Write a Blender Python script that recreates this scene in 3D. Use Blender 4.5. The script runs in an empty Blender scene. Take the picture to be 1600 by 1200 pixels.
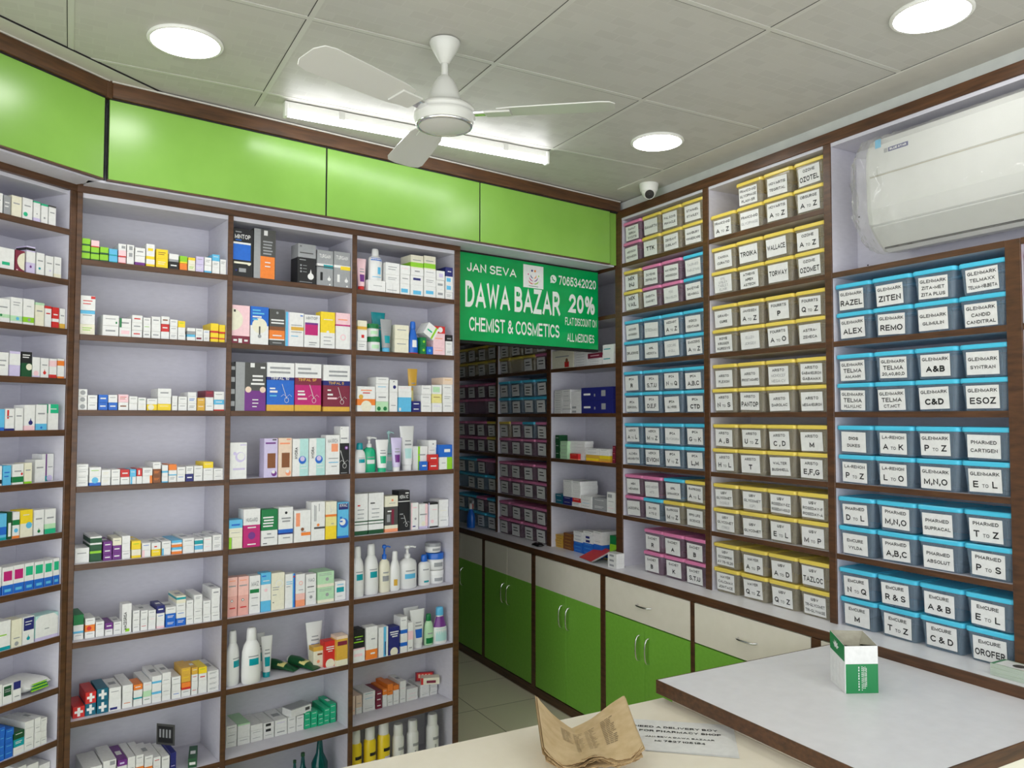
import bpy, math, random
from mathutils import Matrix, Vector
random.seed(7)
S = bpy.context.scene
COL = S.collection
# ---------------------------------------------------------------- camera, world, exposure
cam_data = bpy.data.cameras.new('camera')
cam_data.sensor_width = 36.0
cam_data.lens = 27.9200
cam_data.clip_start = 0.02
cam = bpy.data.objects.new('camera', cam_data)
COL.objects.link(cam)
CR = [[0.873834, -0.486223, 0.00122], [-0.021258, -0.035699, 0.999136], [0.48576, 0.873105, 0.041531]]
M = Matrix(((CR[0][0], CR[1][0], -CR[2][0], 0.0), (CR[0][1], CR[1][1], -CR[2][1], 0.0),
            (CR[0][2], CR[1][2], -CR[2][2], 1.62), (0, 0, 0, 1)))
cam.matrix_world = M
S.camera = cam
S.view_settings.view_transform = 'Standard'
S.view_settings.look = 'None'
S.view_settings.exposure = 0.87
S.view_settings.gamma = 1.0
S.view_settings.use_curve_mapping = False
world = bpy.data.worlds.new('street_daylight')
S.world = world
world.use_nodes = True
world.node_tree.nodes['Background'].inputs[0].default_value = (0.93, 0.97, 1.0, 1)
world.node_tree.nodes['Background'].inputs[1].default_value = 1.6
DOWNLIGHT_STRENGTH = 15.0
TUBE_STRENGTH = 9.0
# ---------------------------------------------------------------- materials (all procedural)
MATS = {}
def srgb(r, g, b):
    f = lambda c: c / 12.92 if c <= 0.04045 else ((c + 0.055) / 1.055) ** 2.4
    return (f(r / 255), f(g / 255), f(b / 255), 1)
def principled(name, col, rough=0.5, metal=0.0, spec=0.5):
    m = bpy.data.materials.new(name); m.use_nodes = True
    b = m.node_tree.nodes['Principled BSDF']
    b.inputs['Base Color'].default_value = col
    b.inputs['Roughness'].default_value = rough
    b.inputs['Metallic'].default_value = metal
    b.inputs['Specular IOR Level'].default_value = spec
    return m, m.node_tree, b
def coords(nt, scale):
    tc = nt.nodes.new('ShaderNodeTexCoord'); mp = nt.nodes.new('ShaderNodeMapping')
    mp.inputs['Scale'].default_value = scale
    nt.links.new(tc.outputs['Object'], mp.inputs['Vector'])
    return mp
def mottled(name, c1, c2, scale=(40, 40, 40), rough=0.5, bump=0.0, detail=4.0):
    m, nt, b = principled(name, c1, rough)
    mp = coords(nt, scale)
    n = nt.nodes.new('ShaderNodeTexNoise'); n.inputs['Scale'].default_value = 1.0; n.inputs['Detail'].default_value = detail
    nt.links.new(mp.outputs[0], n.inputs['Vector'])
    r = nt.nodes.new('ShaderNodeValToRGB')
    r.color_ramp.elements[0].position = 0.32; r.color_ramp.elements[1].position = 0.68
    r.color_ramp.elements[0].color = c1; r.color_ramp.elements[1].color = c2
    nt.links.new(n.outputs['Fac'], r.inputs[0]); nt.links.new(r.outputs[0], b.inputs['Base Color'])
    if bump:
        bp = nt.nodes.new('ShaderNodeBump'); bp.inputs['Strength'].default_value = bump; bp.inputs['Distance'].default_value = 0.002
        nt.links.new(n.outputs['Fac'], bp.inputs['Height']); nt.links.new(bp.outputs[0], b.inputs['Normal'])
    return m
def M_(k):
    return MATS[k]
MATS['wood'] = mottled('walnut_laminate', srgb(66, 42, 25), srgb(96, 63, 38), (14, 14, 60), 0.38)
MATS['wood_h'] = mottled('walnut_laminate_horizontal', srgb(66, 42, 25), srgb(96, 63, 38), (9, 60, 90), 0.38)
MATS['lilac'] = mottled('lilac_grey_laminate', srgb(203, 201, 211), srgb(209, 207, 217), (30, 30, 90), 0.5)
MATS['shelfwhite'] = mottled('pale_lilac_worktop', srgb(228, 227, 232), srgb(233, 232, 237), (25, 25, 25), 0.35)
MATS['cream'] = mottled('cream_laminate', srgb(240, 234, 218), srgb(244, 238, 223), (18, 18, 18), 0.4)
MATS['creamtop'] = mottled('ivory_laminate', srgb(240, 232, 214), srgb(244, 236, 219), (18, 18, 18), 0.35)
MATS['lime'] = mottled('lime_green_gloss_laminate', srgb(126, 174, 72), srgb(133, 181, 78), (6, 6, 6), 0.26)
MATS['grass'] = mottled('grass_green_laminate', srgb(124, 188, 64), srgb(131, 195, 70), (60, 60, 60), 0.42)
MATS['gap'] = principled('dark_gap', srgb(25, 22, 20), 0.8)[0]
MATS['wallpaint'] = mottled('white_wall_paint', srgb(196, 199, 196), srgb(208, 210, 206), (10, 10, 10), 0.7)
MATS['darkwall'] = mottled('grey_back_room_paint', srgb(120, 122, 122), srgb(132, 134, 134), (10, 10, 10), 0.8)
MATS['chrome'] = principled('chrome', (0.8, 0.8, 0.82, 1), 0.12, 1.0)[0]
MATS['whiteplastic'] = principled('white_plastic', srgb(232, 232, 226), 0.3)[0]
MATS['fanwhite'] = principled('fan_enamel_white', srgb(212, 212, 206), 0.28)[0]
MATS['black'] = principled('black_plastic', srgb(18, 18, 20), 0.25)[0]
MATS['ink'] = principled('black_print', srgb(20, 20, 22), 0.6)[0]
MATS['inkgrey'] = principled('faded_print', srgb(120, 122, 126), 0.6)[0]
MATS['paper'] = mottled('white_paper', srgb(222, 222, 220), srgb(230, 230, 228), (60, 60, 60), 0.6)
MATS['kraft'] = mottled('brown_newsprint', srgb(190, 164, 122), srgb(206, 182, 142), (30, 30, 30), 0.75)
MATS['kraftedge'] = mottled('worn_newsprint_edge', srgb(120, 92, 58), srgb(186, 156, 112), (150, 150, 300), 0.8)
MATS['printbrown'] = principled('newsprint_ink', srgb(132, 114, 86), 0.7)[0]
MATS['boardgrey'] = mottled('grey_cardboard', srgb(160, 155, 140), srgb(172, 168, 152), (60, 60, 60), 0.7)
def emission(name, col, s):
    m = bpy.data.materials.new(name); m.use_nodes = True; nt = m.node_tree
    nt.nodes.clear(); o = nt.nodes.new('ShaderNodeOutputMaterial'); e = nt.nodes.new('ShaderNodeEmission')
    e.inputs[0].default_value = col; e.inputs[1].default_value = s
    nt.links.new(e.outputs[0], o.inputs[0]); return m
MATS['lamp'] = emission('downlight_glow', (1.0, 0.99, 0.965, 1), DOWNLIGHT_STRENGTH)
MATS['tube'] = emission('tube_light_glow', (0.97, 0.98, 1.0, 1), TUBE_STRENGTH)
def clear_plastic(name, tint, milky, rough=0.12, fac=0.42, gloss=0.5):
    m = bpy.data.materials.new(name); m.use_nodes = True; nt = m.node_tree
    nt.nodes.clear(); o = nt.nodes.new('ShaderNodeOutputMaterial')
    t = nt.nodes.new('ShaderNodeBsdfTransparent'); t.inputs[0].default_value = tint
    p = nt.nodes.new('ShaderNodeBsdfPrincipled'); p.inputs['Base Color'].default_value = milky
    p.inputs['Roughness'].default_value = rough; p.inputs['Specular IOR Level'].default_value = gloss
    mx = nt.nodes.new('ShaderNodeMixShader')
    tc = nt.nodes.new('ShaderNodeTexCoord'); n = nt.nodes.new('ShaderNodeTexNoise'); n.inputs['Scale'].default_value = 22
    nt.links.new(tc.outputs['Object'], n.inputs['Vector'])
    mr = nt.nodes.new('ShaderNodeMapRange'); mr.inputs['To Min'].default_value = fac - 0.06; mr.inputs['To Max'].default_value = fac + 0.06
    nt.links.new(n.outputs['Fac'], mr.inputs['Value']); nt.links.new(mr.outputs[0], mx.inputs[0])
    nt.links.new(t.outputs[0], mx.inputs[1]); nt.links.new(p.outputs[0], mx.inputs[2]); nt.links.new(mx.outputs[0], o.inputs[0])
    return m
for _k, _t, _c in (('b', (0.88, 0.94, 0.98, 1), (150, 168, 184)), ('y', (0.97, 0.95, 0.90, 1), (196, 188, 168)), ('p', (0.94, 0.85, 0.90, 1), (156, 134, 150))):  # clear tubs; light coloured by the lids is put into tint and milky tone
    MATS['tub_' + _k] = clear_plastic('clear_tub_lid_light_' + _k, _t, srgb(*_c), 0.16, 0.38)
MATS['film'] = clear_plastic('clear_packing_film', (0.96, 0.96, 0.95, 1), srgb(235, 235, 230), 0.04, 0.20, 1.0)
MATS['glassteal'] = clear_plastic('teal_glass', srgb(70, 160, 160), srgb(10, 105, 105), 0.05, 0.5, 1.0)
def lid_plastic(name, col):
    m = bpy.data.materials.new(name); m.use_nodes = True; nt = m.node_tree
    b = nt.nodes['Principled BSDF']; o = nt.nodes['Material Output']
    b.inputs['Base Color'].default_value = col; b.inputs['Roughness'].default_value = 0.3
    t = nt.nodes.new('ShaderNodeBsdfTranslucent'); t.inputs[0].default_value = col
    mx = nt.nodes.new('ShaderNodeMixShader'); mx.inputs[0].default_value = 0.12
    nt.links.new(b.outputs[0], mx.inputs[1]); nt.links.new(t.outputs[0], mx.inputs[2]); nt.links.new(mx.outputs[0], o.inputs[0])
    return m
MATS['lid_blue'] = lid_plastic('sky_blue_lid_plastic', srgb(84, 208, 242))
MATS['lid_yellow'] = lid_plastic('yellow_lid_plastic', srgb(246, 220, 100))
MATS['lid_pink'] = lid_plastic('pink_lid_plastic', srgb(236, 138, 184))
PAL = dict(W=(226, 226, 224), C=(226, 222, 200), G=(14, 118, 62), L=(140, 200, 40), Y=(236, 206, 40), O=(232, 128, 48), R=(200, 42, 40),
           P=(236, 198, 204), M=(122, 34, 58), U=(110, 44, 130), B=(28, 100, 196), S=(92, 180, 220), T=(0, 150, 160), K=(26, 26, 28), N=(34, 38, 110),
           A=(150, 152, 154), E=(228, 204, 182), D=(22, 78, 44), V=(200, 190, 222), Q=(238, 152, 112), J=(128, 76, 40), Z=(214, 168, 64), H=(14, 96, 120),
           a=(74, 74, 72), m=(184, 28, 110), c=(226, 216, 140), q=(236, 186, 176), g=(178, 216, 176), e=(28, 176, 128), t=(176, 216, 212), i=(224, 166, 156))
CNAME = dict(W='white', C='cream', G='green', L='lime green', Y='yellow', O='orange', R='red', P='pale pink', M='maroon', U='purple', B='blue', S='sky blue',
             T='teal', K='black', N='navy', A='grey', E='beige', D='dark green', V='lilac', Q='salmon', J='brown', Z='gold', H='dark teal', a='dark grey',
             m='magenta', c='pale yellow', q='pale salmon', g='pale green', e='emerald', t='pale teal', i='dusty pink')
def P_(k):
    key = 'print_' + k
    if key not in MATS:
        nm = 'card_' + CNAME[k].replace(' ', '_')
        c = PAL[k]; d = tuple(min(255, x * 1.03 + 2) for x in c)
        MATS[key] = mottled(nm, srgb(*c), srgb(*d), (80, 80, 80), 0.42)
    return MATS[key]
# ---------------------------------------------------------------- mesh helpers
class MB:
    """collects faces with material slots, then links them as one mesh object"""
    def __init__(self): self.v = []; self.f = []; self.mi = []; self.sm = []; self.mats = []; self.T = None
    def slot(self, m):
        if m not in self.mats: self.mats.append(m)
        return self.mats.index(m)
    def add(self, verts, faces, m, smooth=False):
        o = len(self.v)
        if self.T is not None: verts = [tuple(self.T @ Vector(p)) for p in verts]
        self.v += [tuple(p) for p in verts]; k = self.slot(m)
        for f in faces: self.f.append(tuple(i + o for i in f)); self.mi.append(k); self.sm.append(smooth)
    def box(self, x0, x1, y0, y1, z0, z1, m):
        v = [(x0, y0, z0), (x1, y0, z0), (x1, y1, z0), (x0, y1, z0), (x0, y0, z1), (x1, y0, z1), (x1, y1, z1), (x0, y1, z1)]
        self.add(v, [(3, 2, 1, 0), (4, 5, 6, 7), (0, 1, 5, 4), (1, 2, 6, 5), (2, 3, 7, 6), (3, 0, 4, 7)], m)
    def bevbox(self, x0, x1, y0, y1, z0, z1, m, r=0.002):
        """box with chamfered edges"""
        xs = (x0, x0 + r, x1 - r, x1); ys = (y0, y0 + r, y1 - r, y1); zs = (z0, z0 + r, z1 - r, z1)
        v = []; idx = {}
        def V(i, j, k):
            if (i, j, k) not in idx: idx[(i, j, k)] = len(v); v.append((xs[i], ys[j], zs[k]))
            return idx[(i, j, k)]
        F = [(V(0, 1, 1), V(0, 1, 2), V(0, 2, 2), V(0, 2, 1)), (V(3, 1, 1), V(3, 2, 1), V(3, 2, 2), V(3, 1, 2)),
             (V(1, 0, 1), V(2, 0, 1), V(2, 0, 2), V(1, 0, 2)), (V(1, 3, 1), V(1, 3, 2), V(2, 3, 2), V(2, 3, 1)),
             (V(1, 1, 0), V(1, 2, 0), V(2, 2, 0), V(2, 1, 0)), (V(1, 1, 3), V(2, 1, 3), V(2, 2, 3), V(1, 2, 3))]
        for a, b in ((0, 0), (0, 3), (3, 0), (3, 3)):
            ia, ib = (1 if a == 0 else 2), (1 if b == 0 else 2)
            F.append((V(a, ib, 1), V(ia, b, 1), V(ia, b, 2), V(a, ib, 2)))
            F.append((V(a, 1, ib), V(a, 2, ib), V(ia, 2, b), V(ia, 1, b)))
            F.append((V(1, a, ib), V(2, a, ib), V(2, ia, b), V(1, ia, b)))
        for a in (0, 3):
            for b in (0, 3):
                for c in (0, 3):
                    ia, ib, ic = [1 if q == 0 else 2 for q in (a, b, c)]
                    F.append((V(a, ib, ic), V(ia, b, ic), V(ia, ib, c)))
        self.add(v, F, m)
    def lathe(self, prof, m, seg=24, cx=0, cy=0, sx=1.0, sy=1.0, smooth=True, caps=True, z0=0):
        v = []; f = []
        for r, z in prof:
            for i in range(seg):
                a = 2 * math.pi * i / seg; v.append((cx + r * sx * math.cos(a), cy + r * sy * math.sin(a), z + z0))
        n = len(prof)
        for j in range(n - 1):
            for i in range(seg):
                k = (i + 1) % seg; f.append((j * seg + i, j * seg + k, (j + 1) * seg + k, (j + 1) * seg + i))
        self.add(v, f, m, smooth)
        if caps:
            if prof[0][0] > 1e-5: self.add(v[:seg], [tuple(reversed(range(seg)))], m)
            if prof[-1][0] > 1e-5: self.add(v[-seg:], [tuple(range(seg))], m)
    def loft(self, rings, m, smooth=False, cap0=True, cap1=True):
        n = len(rings[0]); v = [p for r in rings for p in r]; f = []
        for j in range(len(rings) - 1):
            for i in range(n):
                k = (i + 1) % n; f.append((j * n + i, j * n + k, (j + 1) * n + k, (j + 1) * n + i))
        self.add(v, f, m, smooth)
        if cap0: self.add(rings[0], [tuple(reversed(range(n)))], m)
        if cap1: self.add(rings[-1], [tuple(range(n))], m)
    def tube(self, path, r, m, seg=8):
        pts = [Vector(p) for p in path]; rings = []
        for i, p in enumerate(pts):
            d = (pts[min(i + 1, len(pts) - 1)] - pts[max(i - 1, 0)]).normalized()
            a = d.orthogonal().normalized() if i == 0 else (A - d * A.dot(d)).normalized()
            A = a; b = d.cross(a)
            rings.append([tuple(p + r * (a * math.cos(2 * math.pi * k / seg) + b * math.sin(2 * math.pi * k / seg))) for k in range(seg)])
        self.loft(rings, m, True)
    def build(self, name, parent=None, loc=None, rz=0.0):
        me = bpy.data.meshes.new(name); me.from_pydata(self.v, [], self.f)
        for m in self.mats: me.materials.append(m)
        me.polygons.foreach_set('material_index', self.mi); me.polygons.foreach_set('use_smooth', self.sm); me.update()
        o = bpy.data.objects.new(name, me); COL.objects.link(o)
        if loc is not None: o.location = loc
        if rz: o.rotation_euler = (0, 0, rz)
        if parent: o.parent = parent
        return o
def tag(o, label, cat, group=None):
    o['label'] = label; o['category'] = cat
    if group: o['group'] = group
    return o
def thing(name, label, cat, loc=(0, 0, 0), rz=0.0, group=None):
    o = bpy.data.objects.new(name, None); COL.objects.link(o); o.location = loc; o.rotation_euler = (0, 0, rz)
    return tag(o, label, cat, group)
def struct(o): o['kind'] = 'structure'; return o
def rrect(x0, x1, y0, y1, z, r, n=4):
    pts = []
    for cx, cy, a0 in ((x1 - r, y0 + r, -90), (x1 - r, y1 - r, 0), (x0 + r, y1 - r, 90), (x0 + r, y0 + r, 180)):
        for i in range(n + 1):
            a = math.radians(a0 + 90 * i / n); pts.append((cx + r * math.cos(a), cy + r * math.sin(a), z))
    return pts
_txt = {}
# ---------------------------------------------------------------- a plain bold sans alphabet drawn with constant-width strokes
def _arc(cx, cy, rx, ry, a0, a1, n=9):
    return [(cx + rx * math.cos(math.radians(a0 + (a1 - a0) * i / n)), cy + ry * math.sin(math.radians(a0 + (a1 - a0) * i / n))) for i in range(n + 1)]
_P = [(0, 0), (0, 1), (.34, 1)] + _arc(.34, .73, .27, .27, 90, -90) + [(0, .46)]
_O = _arc(.41, .5, .41, .5, 90, 450, 18)
_0 = _arc(.3, .5, .3, .5, 90, 450, 16)
STROKES = {
 'A': [[(0, 0), (.4, 1), (.8, 0)], [(.15, .3), (.65, .3)]], 'B': [[(0, 0), (0, 1), (.34, 1)] + _arc(.34, .765, .25, .235, 90, -90) + [(0, .53)], [(.34, .53)] + _arc(.36, .265, .29, .265, 90, -90) + [(0, 0)]],
 'C': [_arc(.42, .5, .42, .5, 48, 312, 14)], 'D': [[(0, 0), (0, 1), (.28, 1)] + _arc(.28, .5, .42, .5, 90, -90) + [(0, 0)]], 'E': [[(.6, 1), (0, 1), (0, 0), (.62, 0)], [(0, .52), (.55, .52)]],
 'F': [[(.58, 1), (0, 1), (0, 0)], [(0, .5), (.5, .5)]], 'G': [_arc(.42, .5, .42, .5, 48, 322, 14) + [(.8, .42), (.48, .42)]], 'H': [[(0, 0), (0, 1)], [(.66, 0), (.66, 1)], [(0, .52), (.66, .52)]],
 'I': [[(0, 0), (0, 1)]], 'J': [[(.46, 1), (.46, .26)] + _arc(.23, .26, .23, .26, 0, -180)], 'K': [[(0, 0), (0, 1)], [(.62, 1), (.02, .36)], [(.22, .58), (.68, 0)]], 'L': [[(0, 1), (0, 0), (.56, 0)]],
 'M': [[(0, 0), (0, 1), (.42, .08), (.84, 1), (.84, 0)]], 'N': [[(0, 0), (0, 1), (.64, 0), (.64, 1)]], 'O': [_O], 'P': [_P], 'Q': [_O, [(.5, .26), (.84, -.06)]], 'R': [_P, [(.32, .46), (.66, 0)]],
 'S': [_arc(.34, .745, .3, .255, 28, 270, 10) + _arc(.34, .245, .33, .245, 88, -152, 10)], 'T': [[(0, 1), (.7, 1)], [(.35, 1), (.35, 0)]], 'U': [[(0, 1), (0, .32)] + _arc(.33, .32, .33, .32, 180, 360) + [(.66, 1)]],
 'V': [[(0, 1), (.38, 0), (.76, 1)]], 'W': [[(0, 1), (.26, 0), (.52, .95), (.78, 0), (1.04, 1)]], 'X': [[(0, 1), (.7, 0)], [(0, 0), (.7, 1)]], 'Y': [[(0, 1), (.36, .44), (.72, 1)], [(.36, .44), (.36, 0)]], 'Z': [[(0, 1), (.62, 1), (0, 0), (.66, 0)]],
 '0': [_0], '1': [[(.06, .74), (.3, 1), (.3, 0)]], '2': [_arc(.3, .7, .29, .3, 165, -30, 8) + [(.0, 0), (.6, 0)]], '3': [_arc(.29, .75, .26, .25, 160, -80, 8), _arc(.28, .26, .3, .27, 85, -160, 8)],
 '4': [[(.46, 0), (.46, 1), (0, .3), (.64, .3)]], '5': [[(.55, 1), (.12, 1), (.05, .52)] + _arc(.28, .32, .3, .32, 110, -160, 9)], '6': [_arc(.3, .32, .3, .32, 90, 450, 14), [(.02, .36), (.12, .8)] + _arc(.33, .72, .24, .28, 140, 30, 5)],
 '7': [[(0, 1), (.6, 1), (.2, 0)]], '8': [_arc(.3, .75, .25, .25, 90, 450, 14), _arc(.3, .26, .3, .26, 90, 450, 14)], '9': [_arc(.3, .68, .3, .32, 90, 450, 14), [(.58, .64), (.48, .2)] + _arc(.27, .28, .24, .28, -40, -150, 5)],
 '&': [[(.78, 0), (.16, .72)] + _arc(.32, .81, .17, .19, 190, -30, 8) + [(.14, .42)] + _arc(.28, .24, .26, .24, 140, 300, 7) + [(.74, .42)]], '%': [_arc(.19, .75, .17, .25, 90, 450, 12), _arc(.85, .25, .17, .25, 90, 450, 12), [(.3, 0), (.74, 1)]],
 '.': [[(0, -.06), (0, .08)]], ',': [[(.06, .08), (0, -.2)]], '-': [[(0, .42), (.3, .42)]], ':': [[(0, -.04), (0, .1)], [(0, .6), (0, .74)]], '(': [_arc(.4, .5, .4, .7, 130, 230, 6)], ')': [_arc(-.2, .5, .4, .7, 50, -50, 6)], '+': [[(0, .45), (.5, .45)], [(.25, .2), (.25, .7)]]}
def glyphs(s, bold=0.0):
    """flat mesh of a word: verts (x, y), faces, width, cap height 1; bold is half the stroke width"""
    key = (s, bold)
    if key in _txt: return _txt[key]
    t = .055 + bold * 2.6; V = []; F = []; x = 0.0
    for ch in s:
        if ch == ' ': x += .36; continue
        st = STROKES.get(ch.upper())
        if not st: continue
        wd = max(p[0] for l in st for p in l); o0 = len(V)
        for l in st:
            pts = [(x + t + p[0], t + p[1] * (1 - 2 * t)) for p in l]
            closed = len(l) > 3 and abs(l[0][0] - l[-1][0]) + abs(l[0][1] - l[-1][1]) < 1e-6
            o = len(V); n = len(pts)
            for i, p in enumerate(pts):
                a = pts[i - 1] if i else (pts[-2] if closed else None); c = pts[i + 1] if i < n - 1 else (pts[1] if closed else None)
                d1 = Vector((p[0] - a[0], p[1] - a[1])).normalized() if a else None; d2 = Vector((c[0] - p[0], c[1] - p[1])).normalized() if c else None
                d1 = d1 or d2; d2 = d2 or d1; m = (Vector((-d1[1], d1[0])) + Vector((-d2[1], d2[0])))
                m = m.normalized() if m.length > 1e-4 else Vector((-d1[1], d1[0])); k = t / max(.38, m.dot(Vector((-d1[1], d1[0]))))
                ex = (0, 0)
                if not closed and i == 0: ex = tuple(-d2 * t * .98)
                if not closed and i == n - 1: ex = tuple(d1 * t * .98)
                yy = lambda q: min(1.0, max(0.0, q)) if ch not in 'Q,.:()' else q
                dz = 1.2e-5 * (len(V) - o0); V.append((p[0] + m[0] * k + ex[0], yy(p[1] + m[1] * k + ex[1]), dz)); V.append((p[0] - m[0] * k + ex[0], yy(p[1] - m[1] * k + ex[1]), dz))
            F += [(o + 2 * i + 1, o + 2 * i + 3, o + 2 * i + 2, o + 2 * i) for i in range(n - 1)]
        x += wd + 2 * t + .13
    _txt[key] = (V, F, max(x - .13, .01), 1.0)
    return _txt[key]
def text(mb, s, x, z, w, h, m, y=-0.001, bold=0.012, fitw=True, vertical=False):
    """writes s centred on (x,z) in the local xz plane facing -y, cap height h, width squeezed to at most w"""
    v, f, tw, th = glyphs(s, bold); k = h / th; kx = k
    if fitw and tw * k > w: kx = w / tw
    out = []
    for a, b, dz in v:
        px, pz = (a - tw / 2) * kx, (b - th / 2) * k
        if vertical: px, pz = -pz, px
        out.append((x + px, y - dz, z + pz))
    mb.add(out, f, m)
def clip(poly, x0, x1, z0, z1):
    def cut(p, ax, lim, s):
        o = []
        for i in range(len(p)):
            a, b = p[i], p[(i + 1) % len(p)]; da, db = s * (a[ax] - lim), s * (b[ax] - lim)
            if da >= 0: o.append(a)
            if da * db < 0:
                t = da / (da - db); o.append((a[0] + t * (b[0] - a[0]), a[1] + t * (b[1] - a[1])))
        return o
    for ax, lim, s in ((0, x0, 1), (0, x1, -1), (1, z0, 1), (1, z1, -1)):
        poly = cut(poly, ax, lim, s)
        if not poly: break
    return poly
# ---------------------------------------------------------------- frames (origin direction, front plane distance from the camera foot)
PHI = math.radians(8.8638); PSI = math.radians(38.0)
CEIL = 2.765; XC = 2.4018; ZC = 0.8482; CFAS = 2.9483
FR = {'M': (PHI, 3.0483), 'S': (PSI, 2.4282), 'R': (-math.pi / 2, 2.5206)}
ROWZ = [2.1618, 1.9021, 1.6421, 1.3805, 1.1169, .8561, .5934, .3332, .072]
LZ = [2.2558, 2.0835, 1.9152, 1.7472, 1.5748, 1.4035, 1.233, 1.0608, .89, .721, .5497, .378, .207, .072]
RZ = [2.425, 2.168, 1.906, 1.6405, 1.375, 1.111]
BAYS = {'M': [(.4999, .9979), (1.0176, 1.5206), (1.5414, 2.0403)]}
def at(unit, s, d, z, dist=None):
    th, c = FR[unit]
    if dist is not None: c = dist
    u = (math.cos(th), math.sin(th)); n = (-u[1], u[0])
    return (s * u[0] + (c + d) * n[0], s * u[1] + (c + d) * n[1], z)
# ---------------------------------------------------------------- room
def room():
    b = MB(); b.box(-3.5, 2.95, -2.6, 5.9, -0.08, 0, MATS['floor']); struct(b.build('floor'))
    b = MB(); b.box(-3.5, 2.95, -2.6, 5.9, CEIL + .004, CEIL + .08, MATS['ceiling']); struct(b.build('ceiling'))
    b = MB()                                                    # tile grid: pale bars with a dark hairline on each side
    gx = [.575 - .604 * k for k in range(1, 6)][::-1] + [.575 + .604 * k for k in range(4)]
    gy = [2.2395 - .603 * k for k in range(9)][::-1] + [2.2395 + .603]
    for x in gx:
        b.box(x - .0005, x + .016, -2.6, 2.99, CEIL + .003, CEIL + .005, MATS['gridbar']); b.box(x - .0028, x - .0005, -2.6, 2.99, CEIL + .0033, CEIL + .005, MATS['gap'])
    for y in gy:
        b.box(-3.0, 2.385, y - .0005, y + .016, CEIL + .0028, CEIL + .0045, MATS['gridbar']); b.box(-3.0, 2.385, y + .016, y + .0182, CEIL + .0033, CEIL + .005, MATS['gap'])
    struct(b.build('trim_1'))
    b = MB(); b.box(2.387, 2.56, -2.6, 3.2, CEIL - .001, CEIL + .006, MATS['border'])
    th = PSI; u = Vector((math.cos(th), math.sin(th))); n = Vector((-u[1], u[0])); c = n.dot(Vector((.0, 2.812)))
    for d0, d1, mm, zz in ((0.004, .16, 'border', -.0025), (.0025, .004, 'gap', -.0015)):
        q = [u * s + n * (c + d) for s, d in ((.2, d0), (2.15, d0), (2.15, d1), (.2, d1))]
        b.add([(p.x, p.y, CEIL + zz) for p in q] + [(p.x, p.y, CEIL + .006) for p in q], [(3, 2, 1, 0), (4, 5, 6, 7), (0, 1, 5, 4), (1, 2, 6, 5), (2, 3, 7, 6), (3, 0, 4, 7)], MATS[mm])
    struct(b.build('trim_2'))
    b = MB(); b.box(2.555, 2.80, -2.6, 5.8, 2.712, CEIL, MATS['wallpaint']); struct(b.build('trim_3'))
    b = MB(); b.box(2.80, 2.9, -2.6, 5.9, 0, CEIL, MATS['wallpaint']); struct(b.build('wall_right'))
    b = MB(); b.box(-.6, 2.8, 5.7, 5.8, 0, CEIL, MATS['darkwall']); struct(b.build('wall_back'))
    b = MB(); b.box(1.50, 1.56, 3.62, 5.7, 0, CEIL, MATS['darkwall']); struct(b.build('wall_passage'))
    b = MB()
    for un, s0, s1, d in (('M', .30, 2.06, .262), ('S', -.4, 1.99, .262)):
        p = [at(un, s0, d, 0), at(un, s1, d, 0), at(un, s1, d + .06, 0), at(un, s0, d + .06, 0)]
        b.add(p + [(x, y, CEIL) for x, y, z in p], [(3, 2, 1, 0), (4, 5, 6, 7), (0, 1, 5, 4), (1, 2, 6, 5), (2, 3, 7, 6), (3, 0, 4, 7)], MATS['wallpaint'])
    struct(b.build('wall_left'))
def tex_ceiling():
    m, nt, b = principled('pale_patterned_ceiling_tile', srgb(214, 214, 206), 0.5, 0.0, 0.3)
    tc = nt.nodes.new('ShaderNodeTexCoord'); mp = nt.nodes.new('ShaderNodeMapping'); mp.inputs['Scale'].default_value = (1, 1, 1); mp.inputs['Rotation'].default_value = (0, 0, .0)
    nt.links.new(tc.outputs['Object'], mp.inputs['Vector'])
    br = nt.nodes.new('ShaderNodeTexBrick'); br.inputs['Scale'].default_value = 1.0; br.inputs['Brick Width'].default_value = .075; br.inputs['Row Height'].default_value = .042
    br.inputs['Mortar Size'].default_value = .003; br.inputs['Mortar Smooth'].default_value = .6
    br.inputs['Color1'].default_value = (1, 1, 1, 1); br.inputs['Color2'].default_value = (.15, .15, .15, 1); br.inputs['Mortar'].default_value = (1, 1, 1, 1)
    nt.links.new(mp.outputs[0], br.inputs['Vector'])
    n = nt.nodes.new('ShaderNodeTexNoise'); n.inputs['Scale'].default_value = 420; nt.links.new(tc.outputs['Object'], n.inputs['Vector'])
    mul = nt.nodes.new('ShaderNodeMath'); mul.operation = 'MULTIPLY'; nt.links.new(br.outputs['Color'], mul.inputs[0]); mul.inputs[1].default_value = 1.0
    r = nt.nodes.new('ShaderNodeMapRange'); r.inputs['To Min'].default_value = .6; r.inputs['To Max'].default_value = .42
    nt.links.new(mul.outputs[0], r.inputs['Value']); nt.links.new(r.outputs[0], b.inputs['Roughness'])
    cr = nt.nodes.new('ShaderNodeValToRGB'); cr.color_ramp.elements[0].color = srgb(188, 186, 180); cr.color_ramp.elements[1].color = srgb(194, 192, 186)
    nt.links.new(mul.outputs[0], cr.inputs[0]); nt.links.new(cr.outputs[0], b.inputs['Base Color'])
    bp = nt.nodes.new('ShaderNodeBump'); bp.inputs['Strength'].default_value = .05; bp.inputs['Distance'].default_value = .001
    nt.links.new(n.outputs['Fac'], bp.inputs['Height']); nt.links.new(bp.outputs[0], b.inputs['Normal'])
    return m
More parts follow.
